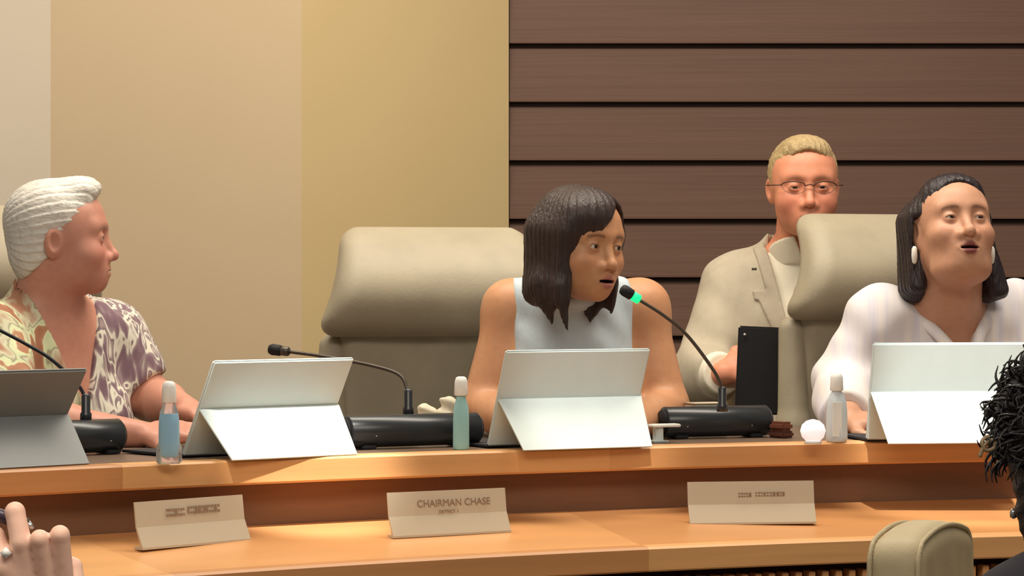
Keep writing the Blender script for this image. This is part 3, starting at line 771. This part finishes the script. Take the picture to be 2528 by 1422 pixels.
# ---- white-haired woman in profile
HA = P(146, 590, 6.05)
NA = P(138, 790, 6.08)
tR = np.array(Matrix.Rotation(math.radians(50), 3, 'Z'))
A = Person('white-haired woman in profile facing right, in a leaf-print v-neck blouse', HA, (98, 2, 0), .985,
           dict(skin=(206, 146, 124), blush=(206, 124, 110), lips=(172, 92, 88), brow=(190, 160, 140), browk=.3, nose=1., lip=.8, jaw=1.05, lash=.35, dbl=False, eye=.0035),
           NA, 50, 6, [NA+tR@np.array([-.165, .01, -.035]), NA+tR@np.array([.165, .01, -.035])],
           [P(40, 1040, 5.80), P(372, 985, 6.2)], [P(345, 1072, 5.86), P(462, 1012, 6.02)], w=1.08, armr=1.0, neckr=.061,
           hands=[((.95, .05, .05), (0, -.35, .95), dict(curl=.15, flip=1)), ((.5, -.8, -.1), (.2, -.2, .95), dict(curl=.3, flip=-1))])
M['silver_hair'] = mat('silver_hair', (232, 226, 214), .45, var=.12, scale=(30, 200, 40), bump=.3, bscale=(60, 40, 160), spec=.5)
def hairA(Q):
    x, y, z = Q[:, 0], Q[:, 1], Q[:, 2]
    d = un((ell((0, .014, .046), (.083, .098, .079)), .02), (ell((0, -.052, .098), (.050, .040, .028)), .03), (ell((0, .042, -.012), (.075, .064, .090)), .03))(Q)
    d = d+ridges(np.arctan2(z-.02, np.abs(x)+.02)*.09+y*.12, .0009, 420)
    hl = np.where(z > 0, -.022-z*.72, -.022+(-z)*1.15)               # hairline in profile
    d = smax(d, hl-y, .010)
    d = smax(d, -(ell((0, -.005, -.022), (.12, .026, .036))(Q)), .008)    # free the ear
    return smax(d, -.098-z+.12*np.clip(y-.03, 0, 1)*-1, .02)
A.hair(hairA, M['silver_hair'])
M['leafprint'] = ramp_mat('leaf_print_blouse', [(.0, (120, 84, 62)), (.40, (164, 108, 80)), (.455, (176, 128, 96)), (.47, (214, 214, 170)), (.52, (196, 206, 164)), (.535, (150, 140, 110)), (.57, (206, 204, 172)), (.66, (170, 120, 92))], (16, 16, 9), dist=.6)
def second_print(m):              # greyer leaves on the other half of the garment
    nt = m.node_tree; b = nt.nodes['Principled BSDF']; r1 = [n for n in nt.nodes if n.type == 'VALTORGB'][0]; tc = [n for n in nt.nodes if n.type == 'TEX_COORD'][0]
    mp = nt.nodes.new('ShaderNodeMapping'); mp.inputs['Scale'].default_value = (34, 34, 13); mp.inputs['Rotation'].default_value = (.5, .3, .2)
    n = nt.nodes.new('ShaderNodeTexNoise'); n.inputs['Scale'].default_value = 1; n.inputs['Detail'].default_value = 1.5; n.inputs['Distortion'].default_value = .9
    r = nt.nodes.new('ShaderNodeValToRGB'); cr = r.color_ramp
    st = [(.0, (88, 66, 78)), (.38, (126, 98, 108)), (.46, (150, 132, 132)), (.50, (226, 220, 204)), (.56, (222, 218, 198)), (.58, (120, 100, 108)), (.64, (170, 150, 146)), (.7, (228, 222, 206))]
    while len(cr.elements) < len(st): cr.elements.new(.5)
    for e, (p_, c_) in zip(cr.elements, st): e.position = p_; e.color = (*lin(c_), 1)
    nt.links.new(tc.outputs['Object'], mp.inputs[0]); nt.links.new(mp.outputs[0], n.inputs['Vector']); nt.links.new(n.outputs['Fac'], r.inputs[0])
    dt = nt.nodes.new('ShaderNodeVectorMath'); dt.operation = 'DOT_PRODUCT'; dt.inputs[1].default_value = (.64, .77, 0); nt.links.new(tc.outputs['Object'], dt.inputs[0])
    mr = nt.nodes.new('ShaderNodeMapRange'); mr.inputs[1].default_value = -.01; mr.inputs[2].default_value = .01; nt.links.new(dt.outputs['Value'], mr.inputs[0])
    mx = nt.nodes.new('ShaderNodeMix'); mx.data_type = 'RGBA'; nt.links.new(mr.outputs[0], mx.inputs[0]); nt.links.new(r1.outputs[0], mx.inputs[6]); nt.links.new(r.outputs[0], mx.inputs[7]); nt.links.new(mx.outputs[2], b.inputs['Base Color'])
second_print(M['leafprint'])
def blouseA(Q):
    t = A.tl(Q); sl = []
    for i in (0, 1):
        a, b = A.sh[i], A.el[i]; ab = b-a; tt = ((Q-a)@ab)/(ab@ab)
        sl.append(smax(A.upper[i](Q)-.016, (tt-(.70, .80)[i])*np.linalg.norm(ab), .01))
    d = smin(A.tor(Q)-.011, np.minimum(sl[0], sl[1]), .03)+folds(Q, .003, 50, 1)
    d = smin(d, smax(A.neck(Q)-.008, -(0.0-t[:, 2]+0*.02)*0+(np.abs(t[:, 0])*-1+.075), .02), .02)
    vee = np.maximum(np.abs(t[:, 0])-(.062+.42*(t[:, 2]+.02)*.9), -(t[:, 2]+.165)); vee = np.maximum(vee, t[:, 1]-.03)     # v opening
    d = smax(d, -vee, .006)
    top = np.maximum(np.linalg.norm((t-np.array([0, .02, 0]))[:, :2]/np.array([1.08, 1.0]), axis=1)-.072, -(t[:, 2]+.03)); d = smax(d, -top, .006)
    return smax(d, -.50-t[:, 2], .01)
A.cloth('blouse', blouseA, M['leafprint'], .007); A.trousers(M['pants'])

# ---- woman in pale blue
HB = P(1428, 602, 6.14); NB = P(1418, 768, 6.26)
B = Person('dark-bobbed woman in a pale blue sleeveless top leaning on her elbows', HB, (40, -4, 3), .985,
           dict(skin=(206, 150, 110), blush=(206, 138, 104), lips=(190, 118, 108), brow=(70, 48, 38), browk=.55, mouth=.003, lash=.8, nose=1.12, lip=1.1, eye=.005, gaze=(.25, -1, 0)),
           NB, 10, 14, [P(1262, 762, 6.32), P(1582, 760, 6.36)], [P(1185, 1004, 6.28), P(1652, 1000, 6.32)], [P(1310, 1062, 6.06), P(1560, 1060, 6.08)], w=.96, armr=.92, neckr=.048, knee=.16,
           hands=[((.9, -.35, .0), (.1, -.3, .95), dict(curl=.3, flip=1, size=.95)), ((-.9, -.35, .0), (-.1, -.3, .95), dict(curl=.3, flip=-1, size=.95))])
M['bob'] = mat('dark_brown_hair', (62, 46, 42), .42, var=.2, scale=(160, 160, 12), bump=.4, bscale=(220, 220, 10), spec=.5)
def hairB(Q):
    x, y, z = Q[:, 0], Q[:, 1], Q[:, 2]
    cap = ell((0, .016, .040), (.083, .100, .084))
    cur = un((cap, .02), (ell((-.012, -.045, .058), (.072, .056, .054)), .03), (rbox((-.062, .008, -.045), (.024, .066, .085), .022, rotm(0, 0, -5)), .04), (rbox((.060, .010, -.045), (.022, .062, .085), .020, rotm(0, 0, 6)), .04),
             (rbox((0, .066, -.04), (.066, .032, .09), .03), .04), (cone((-.066, .02, -.09), (-.056, -.010, -.172), .028, .006), .03), (cone((-.070, -.035, -.09), (-.060, -.058, -.180), .018, .004), .02),
             (cone((.064, .02, -.09), (.054, .0, -.160), .026, .006), .03), (cone((.066, -.032, -.08), (.058, -.052, -.155), .016, .004), .02))
    d = cur(Q)+ridges(np.arctan2(x, -(y-.03))*.085, .0008, 520)
    a1 = (z-.058-1.4*x)/1.72; a2 = (z-.094+1.2*(x-.03))/1.56          # side-swept fringe from a parting on her left
    win = smax(smax(a1, a2, .012), smax(smax(-(x+.055), x-.062, .01), y+.03, .01), .012)
    d = smax(d, -win, .008)
    win2 = np.maximum(np.abs(x)-.058, np.maximum(z+.05, y-.0)); d = smax(d, -win2, .01)
    return d
B.hair(hairB, M['bob'], ext=.22)
M['paleblue'] = mat('pale_blue_knit', (196, 208, 214), .9, var=.04, scale=(40, 40, 40), bump=.1, bscale=(200, 200, 60))
def topB(Q):
    t = B.tl(Q)
    d = smin(B.tor(Q)-.010, B.neck(Q)-.009, .03)+folds(Q, .0025, 60, 2)
    side = np.abs(t[:, 0])-(.126+.28*np.clip(-t[:, 2]-.10, 0, .2)); d = smax(d, side, .012)
    col = (t[:, 2]-.075-.25*np.clip(t[:, 1], -.1, .1)); d = smax(d, col, .008)
    return smax(d, -.50-t[:, 2], .01)
B.cloth('sleeveless_top', topB, M['paleblue'], .007)
def collB(Q):
    t = B.tl(Q); return smax(smax(B.neck_only(Q)-.014, t[:, 2]-.085-.25*t[:, 1], .006), .040+.2*t[:, 1]-t[:, 2], .006)+.0015*np.sin(t[:, 2]*260)
B.cloth('mock_collar', collB, M['paleblue'], .005, lo=NB-.15, hi=NB+.2); B.trousers(M['pants'])

# ---- woman in white
HC = P(2350, 562, 6.45); NC = P(2342, 800, 6.56)
C_ = Person('woman in a white band-collar blouse with pale earrings and long dark hair', HC, (11, 15, 0), .99,
            dict(crown=.90, skin=(204, 152, 122), blush=(200, 138, 110), lips=(134, 74, 68), brow=(104, 74, 60), browk=.6, jaw=1.14, cheek=1.15, mouth=.0028, lash=.85, nose=1.3, lip=1.25, dbl=True, eye=.0028, ridge=.6, gaze=(.2, -1, .0)),
            NC, 8, 4, [P(2176, 792, 6.56), P(2498, 784, 6.62)], [P(2090, 950, 6.56), P(2600, 1000, 6.56)], [P(2092, 1040, 6.30), P(2556, 1042, 6.33)], w=1.12, armr=1.12, neckr=.070, knee=.22,
            hands=[((.72, -.4, .0), (.1, -.3, .95), dict(curl=.35, flip=1)), ((-.25, -.3, .8), (.3, -.9, -.2), dict(curl=.5, flip=1))])
M['longhair'] = mat('near_black_hair', (44, 32, 36), .4, var=.2, scale=(160, 160, 10), bump=.4, bscale=(220, 220, 8), spec=.5)
def hairC(Q):
    x, y, z = Q[:, 0], Q[:, 1], Q[:, 2]
    d = un((ell((0, .018, .026), (.085, .104, .090)), .02), (ell((0, -.03, .074), (.058, .042, .034)), .03), (rbox((-.074, .055, -.045), (.020, .046, .090), .019, rotm(0, -8, 2)), .04), (rbox((.088, .058, -.055), (.024, .046, .095), .020, rotm(0, -8, -16)), .04), (rbox((0, .085, -.04), (.085, .03, .10), .03, rotm(0, -8, 0)), .04))(Q)
    d = d+ridges(np.arctan2(x, -(y-.05))*.085, .0008, 500, 2)
    d = smax(d, -ell((0, -.100, -.022), (.074, .097, .110))(Q), .010)
    return smax(d, -(np.maximum(np.abs(x)-.086, np.maximum(z-.02, y-.022))), .008)
C_.hair(hairC, M['longhair'], ext=.26)
M['whitecloth'] = mat('white_striped_blouse', (236, 228, 220), .85, var=.05, scale=(60, 6, 6), rgb2=(214, 210, 220), bump=.05)
def blouseC(Q):
    t = C_.tl(Q); sl = []
    for i in (0, 1):
        a, b = C_.sh[i], C_.el[i]; ab = b-a; tt = np.clip(((Q-a)@ab)/(ab@ab), 0, 1)
        s1 = smin(C_.upper[i](Q)-.016-.012*tt, smax(C_.fore[i](Q)-.022, ((Q-C_.el[i])@(C_.wr[i]-C_.el[i]))/np.linalg.norm(C_.wr[i]-C_.el[i])-np.linalg.norm(C_.wr[i]-C_.el[i])*(.86, .9)[i], .01), .03); sl.append(s1)
    d = smin(smin(C_.tor(Q)-.012, np.maximum(C_.neck(Q)-.004+np.clip(.075-np.abs(t[:, 0]), 0, 1), t[:, 2]-.015), .03), np.minimum(sl[0], sl[1]), .03)+folds(Q, .0035, 45, 4)
    top = np.maximum(np.linalg.norm((t-np.array([0, .01, 0]))[:, :2]/np.array([1.0, 1.0]), axis=1)-.082, -(t[:, 2]+.015)); d = smax(d, -top, .006)
    vee = np.maximum(np.maximum(np.abs(t[:, 0]-.006)-(.020+.30*(t[:, 2]+.045)), -(t[:, 2]+.062)), t[:, 1]-.02); d = smax(d, -vee, .004)
    return smax(d, -.50-t[:, 2], .01)
C_.cloth('blouse', blouseC, M['whitecloth'], .007)
for g in (-1, 1):
    pts = [NC+C_.tR@np.array(v) for v in [(g*.083, .01, .030), (g*.072, -.045, .012), (g*.045, -.085, -.018), (g*.024+.006, -.108, -.058), (g*.016+.006, -.125, -.12)]]
    tube('collar_band', catmull(np.array(pts)-C_.base, 6), [.013]*24+[.008], M['whitecloth'], C_.obj, n=10)
C_.trousers(M['pants'])
for g in (-1, 1):
    e = (np.array([g*.086, .004, -.050])*1.02)@C_.hR.T+HC-C_.base
    o = lathe('earring', [(.003, .010), (.006, .004), (.0065, -.010), (.005, -.024), (.002, -.028)], mat('pearl', (244, 240, 228), .2, var=.03), C_.obj, n=14, loc=tuple(e))

# ---- man in suit
HD = P(1984, 462, 7.22); ND = P(1978, 640, 7.30)
D = Person('man in a light grey suit and glasses seated behind the tan chair', HD, (2, -1, 0), 1.03,
           dict(skin=(226, 150, 118), blush=(216, 120, 98), lips=(206, 120, 104), brow=(190, 140, 106), browk=.5, jaw=1.12, mouth=.0, lash=.5, lashc=(120, 70, 60), lip=.7, eye=.0034, ridge=1.0),
           ND, 2, 0, [P(1816, 712, 7.34), P(2140, 712, 7.34)], [P(1728, 930, 7.22), P(2190, 930, 7.22)], [P(1788, 922, 7.07), P(2060, 960, 7.05)], female=False, w=1.15, armr=1.1, neckr=.060, knee=.18,
           hands=[((.75, -.10, .30), (-.5, -.75, .3), dict(curl=.7, flip=-1, size=.92)), ((-.8, -.3, .1), (.4, -.8, .3), dict(curl=.6, flip=1))])
M['sandy'] = mat('short_sandy_hair', (190, 164, 118), .6, var=.12, scale=(120, 120, 60), bump=.4, bscale=(260, 260, 120))
def hairD(Q):
    x, y, z = Q[:, 0], Q[:, 1], Q[:, 2]
    d = un((ell((0, .014, .034), (.0815, .098, .089)), .02), (ell((0, -.045, .088), (.05, .038, .028)), .03))(Q)+ridges(x*1.0+y*.4, .0012, 420)
    ax = np.abs(x)
    front = np.where(ax < .058, .072-3.5*(np.clip(ax-.03, 0, 1))**2*0+.012*np.cos(x*50), .072)-np.clip(ax-.050, 0, .02)*3.6
    d = smax(d, np.where(y < -.008, front-z, -.045-z), .010)
    d = smax(d, -(ell((0, .008, -.020), (.12, .026, .032))(Q)), .006)
    return smax(d, -.075-z, .01)
D.hair(hairD, M['sandy'])
M['suit'] = mat('grey_taupe_suit_cloth', (188, 177, 156), .9, var=.05, scale=(40, 40, 40), bump=.15, bscale=(500, 500, 500))
M['lapel'] = mat('suit_lapel_cloth', (182, 170, 150), .9, var=.05, scale=(40, 40, 40))
M['shirt'] = mat('white_shirt', (238, 230, 208), .85, var=.03, scale=(30, 30, 30))
def shirtD(Q):
    t = D.tl(Q); d = smin(D.tor(Q)-.008, D.neck(Q)-.006, .02); d = smax(d, t[:, 2]-.02-.1*t[:, 1], .01); d = smax(d, np.abs(t[:, 0])-.10, .01)
    return smax(d, -.45-t[:, 2], .01)
D.cloth('shirt', shirtD, M['shirt'], .008, lo=ND-.5, hi=ND+.2)
def collarD(Q):
    t = D.tl(Q); d = smax(np.abs(D.neck_only(Q)-.011)-.0045, np.abs(t[:, 2]+.004+.30*t[:, 1])-.030, .004)
    op = np.maximum(np.abs(t[:, 0])-(.003+.4*np.clip(t[:, 2]+.01, 0, .1)), t[:, 1]); return smax(d, -op, .003)
D.cloth('shirt_collar', collarD, M['shirt'], .005, lo=ND-.14, hi=ND+.16)
def jack(Q, off=0.):
    t = D.tl(Q); sl = []
    for i in (0, 1):
        L = np.linalg.norm(D.wr[i]-D.el[i]); s1 = smin(D.upper[i](Q)-.022, smax(D.fore[i](Q)-.024, ((Q-D.el[i])@(D.wr[i]-D.el[i]))/L-L*.80, .008), .03); sl.append(s1)
    d = smin(smin(D.tor(Q)-.022, D.neck(Q)-.014+np.clip(.06-np.abs(t[:, 0]), 0, 1), .03), np.minimum(sl[0], sl[1]), .03)+folds(Q, .003, 40, 6)
    return d-off, t
def jacketD(Q):
    d, t = jack(Q)
    vee = np.maximum(np.abs(t[:, 0])-(.022+.23*(t[:, 2]+.27)), -(t[:, 2]+.34)); vee = np.maximum(vee, t[:, 1]-.01); d = smax(d, -vee, .004)
    top = np.maximum(np.linalg.norm((t-np.array([0, .015, 0]))[:, :2], axis=1)-.078, -(t[:, 2]+.02)); d = smax(d, -top, .006)
    return smax(d, -.52-t[:, 2], .01)
D.cloth('jacket', jacketD, M['suit'], .008)
for g in (-1, 1):
    def lf(Q, g=g):
        d, t = jack(Q, .006); x = g*t[:, 0]; z = t[:, 2]
        inn = .022+.23*(z+.27); out = np.where(z > -.075, inn+.030+.0*z, np.where(z > -.10, inn+.062, .022+(z+.32)*.42))
        d = smax(d, inn-x, .003); d = smax(d, x-out, .003); d = smax(d, t[:, 1]-.0, .003); d = smax(d, -(z+.32), .003); return smax(d, z-.03, .004)
    D.cloth('lapel', lf, M['lapel'], .006, lo=ND-.36, hi=ND+.12)
for i in (0, 1):
    L = np.linalg.norm(D.wr[i]-D.el[i])
    def cuf(Q, i=i):
        s_ = ((Q-D.el[i])@(D.wr[i]-D.el[i]))/L; return smax(np.maximum(D.fore[i](Q)-.018, L*.74-s_), s_-L*.95, .004)
    c = D.wr[i]; D.cloth('shirt_cuff', cuf, M['shirt'], .005, lo=c-.14, hi=c+.14)
pin = ND+D.tR@np.array([-.118, -.115, -.05]); 
lathe('lapel_pin', [(.006, -.003), (.006, .003)], M['neck'], D.obj, n=10, loc=tuple(P(1862, 664, 7.19)-D.base))
D.trousers(M['pants'])
# glasses
gl = M['neck']; gm = mat('brown_spectacle_frame', (96, 62, 46), .4, var=.1)
def hw(v): return (np.array(v)*1.04)@D.hR.T+HD-D.base
G0 = empty('glasses', (0, 0, 0)); G0.parent = D.obj
for g in (-1, 1):
    top = [hw((g*x, y, z)) for x, y, z in [(.010, -.104, .002), (.016, -.105, .009), (.034, -.102, .012), (.054, -.093, .010), (.064, -.086, .004)]]
    tube('rim', catmull(top, 6), .0017, gm, G0, n=8)
    low = [hw((g*x, y, z)) for x, y, z in [(.010, -.104, .002), (.013, -.105, -.010), (.032, -.103, -.017), (.054, -.094, -.010), (.064, -.086, .004)]]
    tube('lower_rim', catmull(low, 6), .0007, gl, G0, n=6)
    tube('temple_arm', [hw((g*.064, -.086, .004)), hw((g*.080, -.075, .004)), hw((g*.086, .005, .004))], .0016, gm, G0, n=8)
tube('bridge', catmull([hw((-.010, -.104, .002)), hw((0, -.110, .005)), hw((.010, -.104, .002))], 6), .0014, gm, G0, n=8)

# his black tablet case
t = empty('black_tablet', P(1898, 1030, 6.965), math.radians(-4)); tag(t, 'black tablet held upright by the man in the suit', 'tablet')
bx = box('case_back', (0, 0, .108), (.150, .010, .205), M['blackm'], t, M=Matrix.Rotation(math.radians(5), 3, 'X') @ Matrix.Rotation(math.radians(2.5), 3, 'Y'), bevel=.004)
box('display', (0, .0065, .108), (.138, .002, .190), M['screen'], t, M=Matrix.Rotation(math.radians(5), 3, 'X') @ Matrix.Rotation(math.radians(2.5), 3, 'Y'), bevel=.0005)
lathe('camera_lens', [(.004, -.001), (.004, .001)], M['chrome'], t, n=10, loc=(0, 0, 0), axis='z').location = (0, 0, 0)
lens = [c for c in t.children if c.name.startswith('camera_lens')][0]; lens.matrix_local = Matrix.Translation((-.056, -.0155, .192)) @ Matrix.Rotation(PI/2, 4, 'X')

# ---- foreground: raised hand with a pen
def FP(px, py, d=2.3): return P(px, py, d)
u = 2.3/F
hb = [(cone(FP(95, 1600), FP(120, 1900, 2.34), .029, .036), .03), (ell(FP(116, 1530), (.031, .017, .040), rotm(0, 0, -8)), .012), (cone(FP(82, 1475), FP(80, 1560), .012, .018), .012), (cone(FP(172, 1480), FP(135, 1570), .011, .018), .012), (cone(FP(128, 1470), FP(110, 1560), .012, .018), .010)]
def finger(m, p1, p2, p3, r0, k=.0015):
    return [(cone(FP(*m), FP(*p1), r0*1.05, r0), .0025), (cone(FP(*p1), FP(*p2), r0, r0*.92), k), (cone(FP(*p2), FP(*p3), r0*.92, r0*.8), k)]
hb += finger((80, 1450, 2.295), (52, 1340, 2.285), (37, 1264, 2.290), (30, 1275, 2.312), .0083)
hb += finger((122, 1450, 2.293), (98, 1331, 2.282), (92, 1352, 2.31), (96, 1395, 2.312), .0071)
hb += finger((160, 1455, 2.296), (148, 1321, 2.284), (142, 1345, 2.31), (140, 1390, 2.315), .0074)
hb += finger((192, 1470, 2.30), (180, 1400, 2.31), (165, 1390, 2.32), (160, 1420, 2.325), .0072)
hb += [(cone(FP(50, 1480), FP(2, 1400, 2.29), .014, .0105), .014), (cone(FP(2, 1400, 2.29), FP(-14, 1325, 2.295), .0105, .0085), .005)]
hf = un(*hb)
def hcol(v):
    return np.tile(np.array(lin((242, 198, 176))), (len(v), 1))
lo, hi = bounds([FP(-60, 1200), FP(260, 1950, 2.36)], .03)
hob = sdf_obj('person', hf, lo-.02, hi+.02, .004, M['skin'], loc=FP(120, 1900, 2.34), fine=[(FP(-60, 1480)-.03, FP(240, 1200)+.03, .0022)], colfn=hcol)
tag(hob, 'raised pale foreground hand with bent fingers gripping a dark pen', 'person')
tube('ring', [FP(8, 1372, 2.279)-FP(120, 1900, 2.34), FP(22, 1358, 2.279)-FP(120, 1900, 2.34)], .0035, M['white'], hob)
fx = FP(120, 1900, 2.34)
slv = un((cone(FP(118, 1790, 2.335), FP(135, 2150, 2.4), .045, .058), .02)); 
v, fc = mesh_sdf(slv, FP(118, 1790, 2.335)-np.array([.12, .12, .25]), FP(135, 1760, 2.4)+.12, .008); mk('sleeve', v-fx, fc, M['pants'], hob, smooth=True)
pa, pb = FP(-150, 1218, 2.302), FP(84, 1303, 2.300)
pe = empty('pen', pa); tag(pe, 'dark purple-grey pen held behind the raised foreground fingers', 'pen')
dv = pb-pa; penm = mat('purple_grey_plastic', (70, 58, 76), .3, var=.05)
tube('barrel', [dv*0, dv*.02, dv*.86, dv*.88], [.004, .0052, .0052, .004], penm, pe, n=14); tube('grip', [dv*.86, dv*.93], [.0056, .0052], M['neck'], pe, n=14); tube('tip', [dv*.93, dv*.985, dv], [.0045, .0018, .0006], M['chrome'], pe, n=12)

# ---- foreground: back of a dark-haired head at the right edge
HE = P(2672, 1130, 3.5); NE = P(2718, 1388, 3.52)
RE = rotm(172, 0, 0)
ef = face_fn(dict(jaw=1.0))
ne = un((framed(ef, HE, RE, 1.0, near=.24), .03), (cone(HE+np.array([0, -.01, -.06]), NE+np.array([0, 0, -.02]), .056, .066), .03), (ell(NE+np.array([0, .0, -.20]), (.13, .16, .20)), .04),
        (cone(NE, NE+np.array([-.10, -.12, -.06]), .05, .055), .04), (cone(NE, NE+np.array([.10, .12, -.06]), .05, .055), .04),
        (cone(NE+np.array([-.10, -.12, -.06]), NE+np.array([-.10, -.13, -.34]), .055, .045), .04), (cone(NE+np.array([.10, .12, -.06]), NE+np.array([.15, .16, -.34]), .055, .045), .04),
        (cone(NE+np.array([-.10, -.13, -.34]), NE+np.array([-.10, .25, -.40]), .045, .035), .03), (cone(NE+np.array([.15, .16, -.34]), NE+np.array([.10, .25, -.40]), .045, .035), .03),
        (ell(NE+np.array([0, .02, -.46]), (.19, .15, .14)), .05), *[(cone(NE+np.array([g*.09, .03, -.52]), NE+np.array([g*.1, .42, -.50]), .085, .06), .03) for g in (-1, 1)], *[(cone(NE+np.array([g*.1, .42, -.50]), NE+np.array([g*.1, .42, -.93]), .058, .04), .03) for g in (-1, 1)])
eb = np.array([NE[0], NE[1], 0.])
def ecol(v): return np.tile(np.array(lin((112, 78, 60))), (len(v), 1))
eo = sdf_obj('person', ne, HE+np.array([-.32, -.25, -1.12]), HE+np.array([.32, .60, .17]), .012, M['skin'], loc=eb, fine=[(HE-.14, HE+.14, .006)], colfn=ecol)
tag(eo, 'foreground listener with spiky black hair and dark top at right edge', 'person')
M['spiky'] = mat('black_curly_hair', (26, 21, 24), .5, var=.3, scale=(120, 120, 120), bump=.4, bscale=(200, 200, 200))
hcap = un((ell((0, .02, .03), (.094, .112, .098)), .02), (ell((0, .055, -.055), (.078, .06, .08)), .03))
def hairE(Q): return smax(smax(hcap(Q)+.002*np.sin(Q[:, 0]*260)*np.sin(Q[:, 2]*240), -(Q[:, 1]+.055+np.clip(Q[:, 2], 0, .1)*.4), .01), -.125-Q[:, 2], .01)
v, fc = mesh_sdf(framed(hairE, HE, RE), HE-.17, HE+.17, .006)
V = list(v); FC = [tuple(q) for q in fc]
rr = random.Random(11)
for i in range(1100):
    th = rr.uniform(0, 2*PI); zc = rr.uniform(-.35, 1); rho = math.sqrt(max(0, 1-zc*zc))
    n_ = np.array([rho*math.cos(th), rho*math.sin(th), zc])
    if n_[1] < -.6: continue
    st = np.array([0, .02, .03])+n_*np.array([.09, .108, .094]); L = rr.uniform(.012, .034); tn = np.cross(n_, [rr.uniform(-1, 1), rr.uniform(-1, 1), rr.uniform(-1, 1)]); tn /= np.linalg.norm(tn)+1e-9
    pts = [st, st+n_*L*.5+tn*L*.15, st+n_*L*.85+tn*L*.5, st+n_*L*.9+tn*L*.95]
    pts = (np.array(pts))@RE.T+HE
    a_, b_ = tube_geo(catmull(pts, 3), np.linspace(.0032, .0006, 10), 4); o_ = len(V); V += list(a_); FC += [tuple(o_+x for x in q) for q in b_]
mk('hair', np.array(V)-eb, FC, M['spiky'], eo, smooth=True)
# loose light-brown curl
cu = [P(2462, 1098, 3.46), P(2440, 1078, 3.455), P(2424, 1092, 3.45), P(2436, 1112, 3.45), P(2456, 1104, 3.45), P(2450, 1086, 3.45), P(2430, 1100, 3.45), P(2418, 1128, 3.45)]
tube('loose_curl', catmull(np.array(cu)-eb, 6), .0024, mat('light_brown_hair', (156, 132, 100), .5, var=.2), eo, n=7)
cu = [P(2500, 1040, 3.46), P(2466, 1030, 3.455), P(2436, 1012, 3.45), P(2434, 1030, 3.45)]
tube('loose_curl', catmull(np.array(cu)-eb, 6), .0022, M['spiky'], eo, n=6)
lathe('ear_stud', [(.001, -.006), (.004, -.004), (.0045, .002), (.002, .006)], M['chrome'], eo, n=12, loc=tuple(P(2502, 1268, 3.47)-eb))
def topE(Q):
    b = un((ell(NE+np.array([0, .0, -.20]), (.13, .16, .20)), .04), (cone(NE, NE+np.array([-.10, -.12, -.06]), .05, .055), .04), (cone(NE, NE+np.array([.10, .12, -.06]), .05, .055), .04),
           (cone(NE+np.array([-.10, -.12, -.06]), NE+np.array([-.10, -.13, -.34]), .055, .045), .04), (cone(NE+np.array([.10, .12, -.06]), NE+np.array([.15, .16, -.34]), .055, .045), .04))(Q)-.014
    return smax(smax(b+folds(Q, .003, 40, 8), -(NE[2]-.5)*-1*0+(NE[2]-.42)-Q[:, 2], .01), Q[:, 2]-NE[2]-.045, .01)
v, fc = mesh_sdf(topE, NE-np.array([.32, .22, .55]), NE+np.array([.32, .22, .15]), .008)
mk('dark_top', v-eb, fc, mat('navy_black_knit', (34, 30, 40), .85, var=.1), eo, smooth=True)
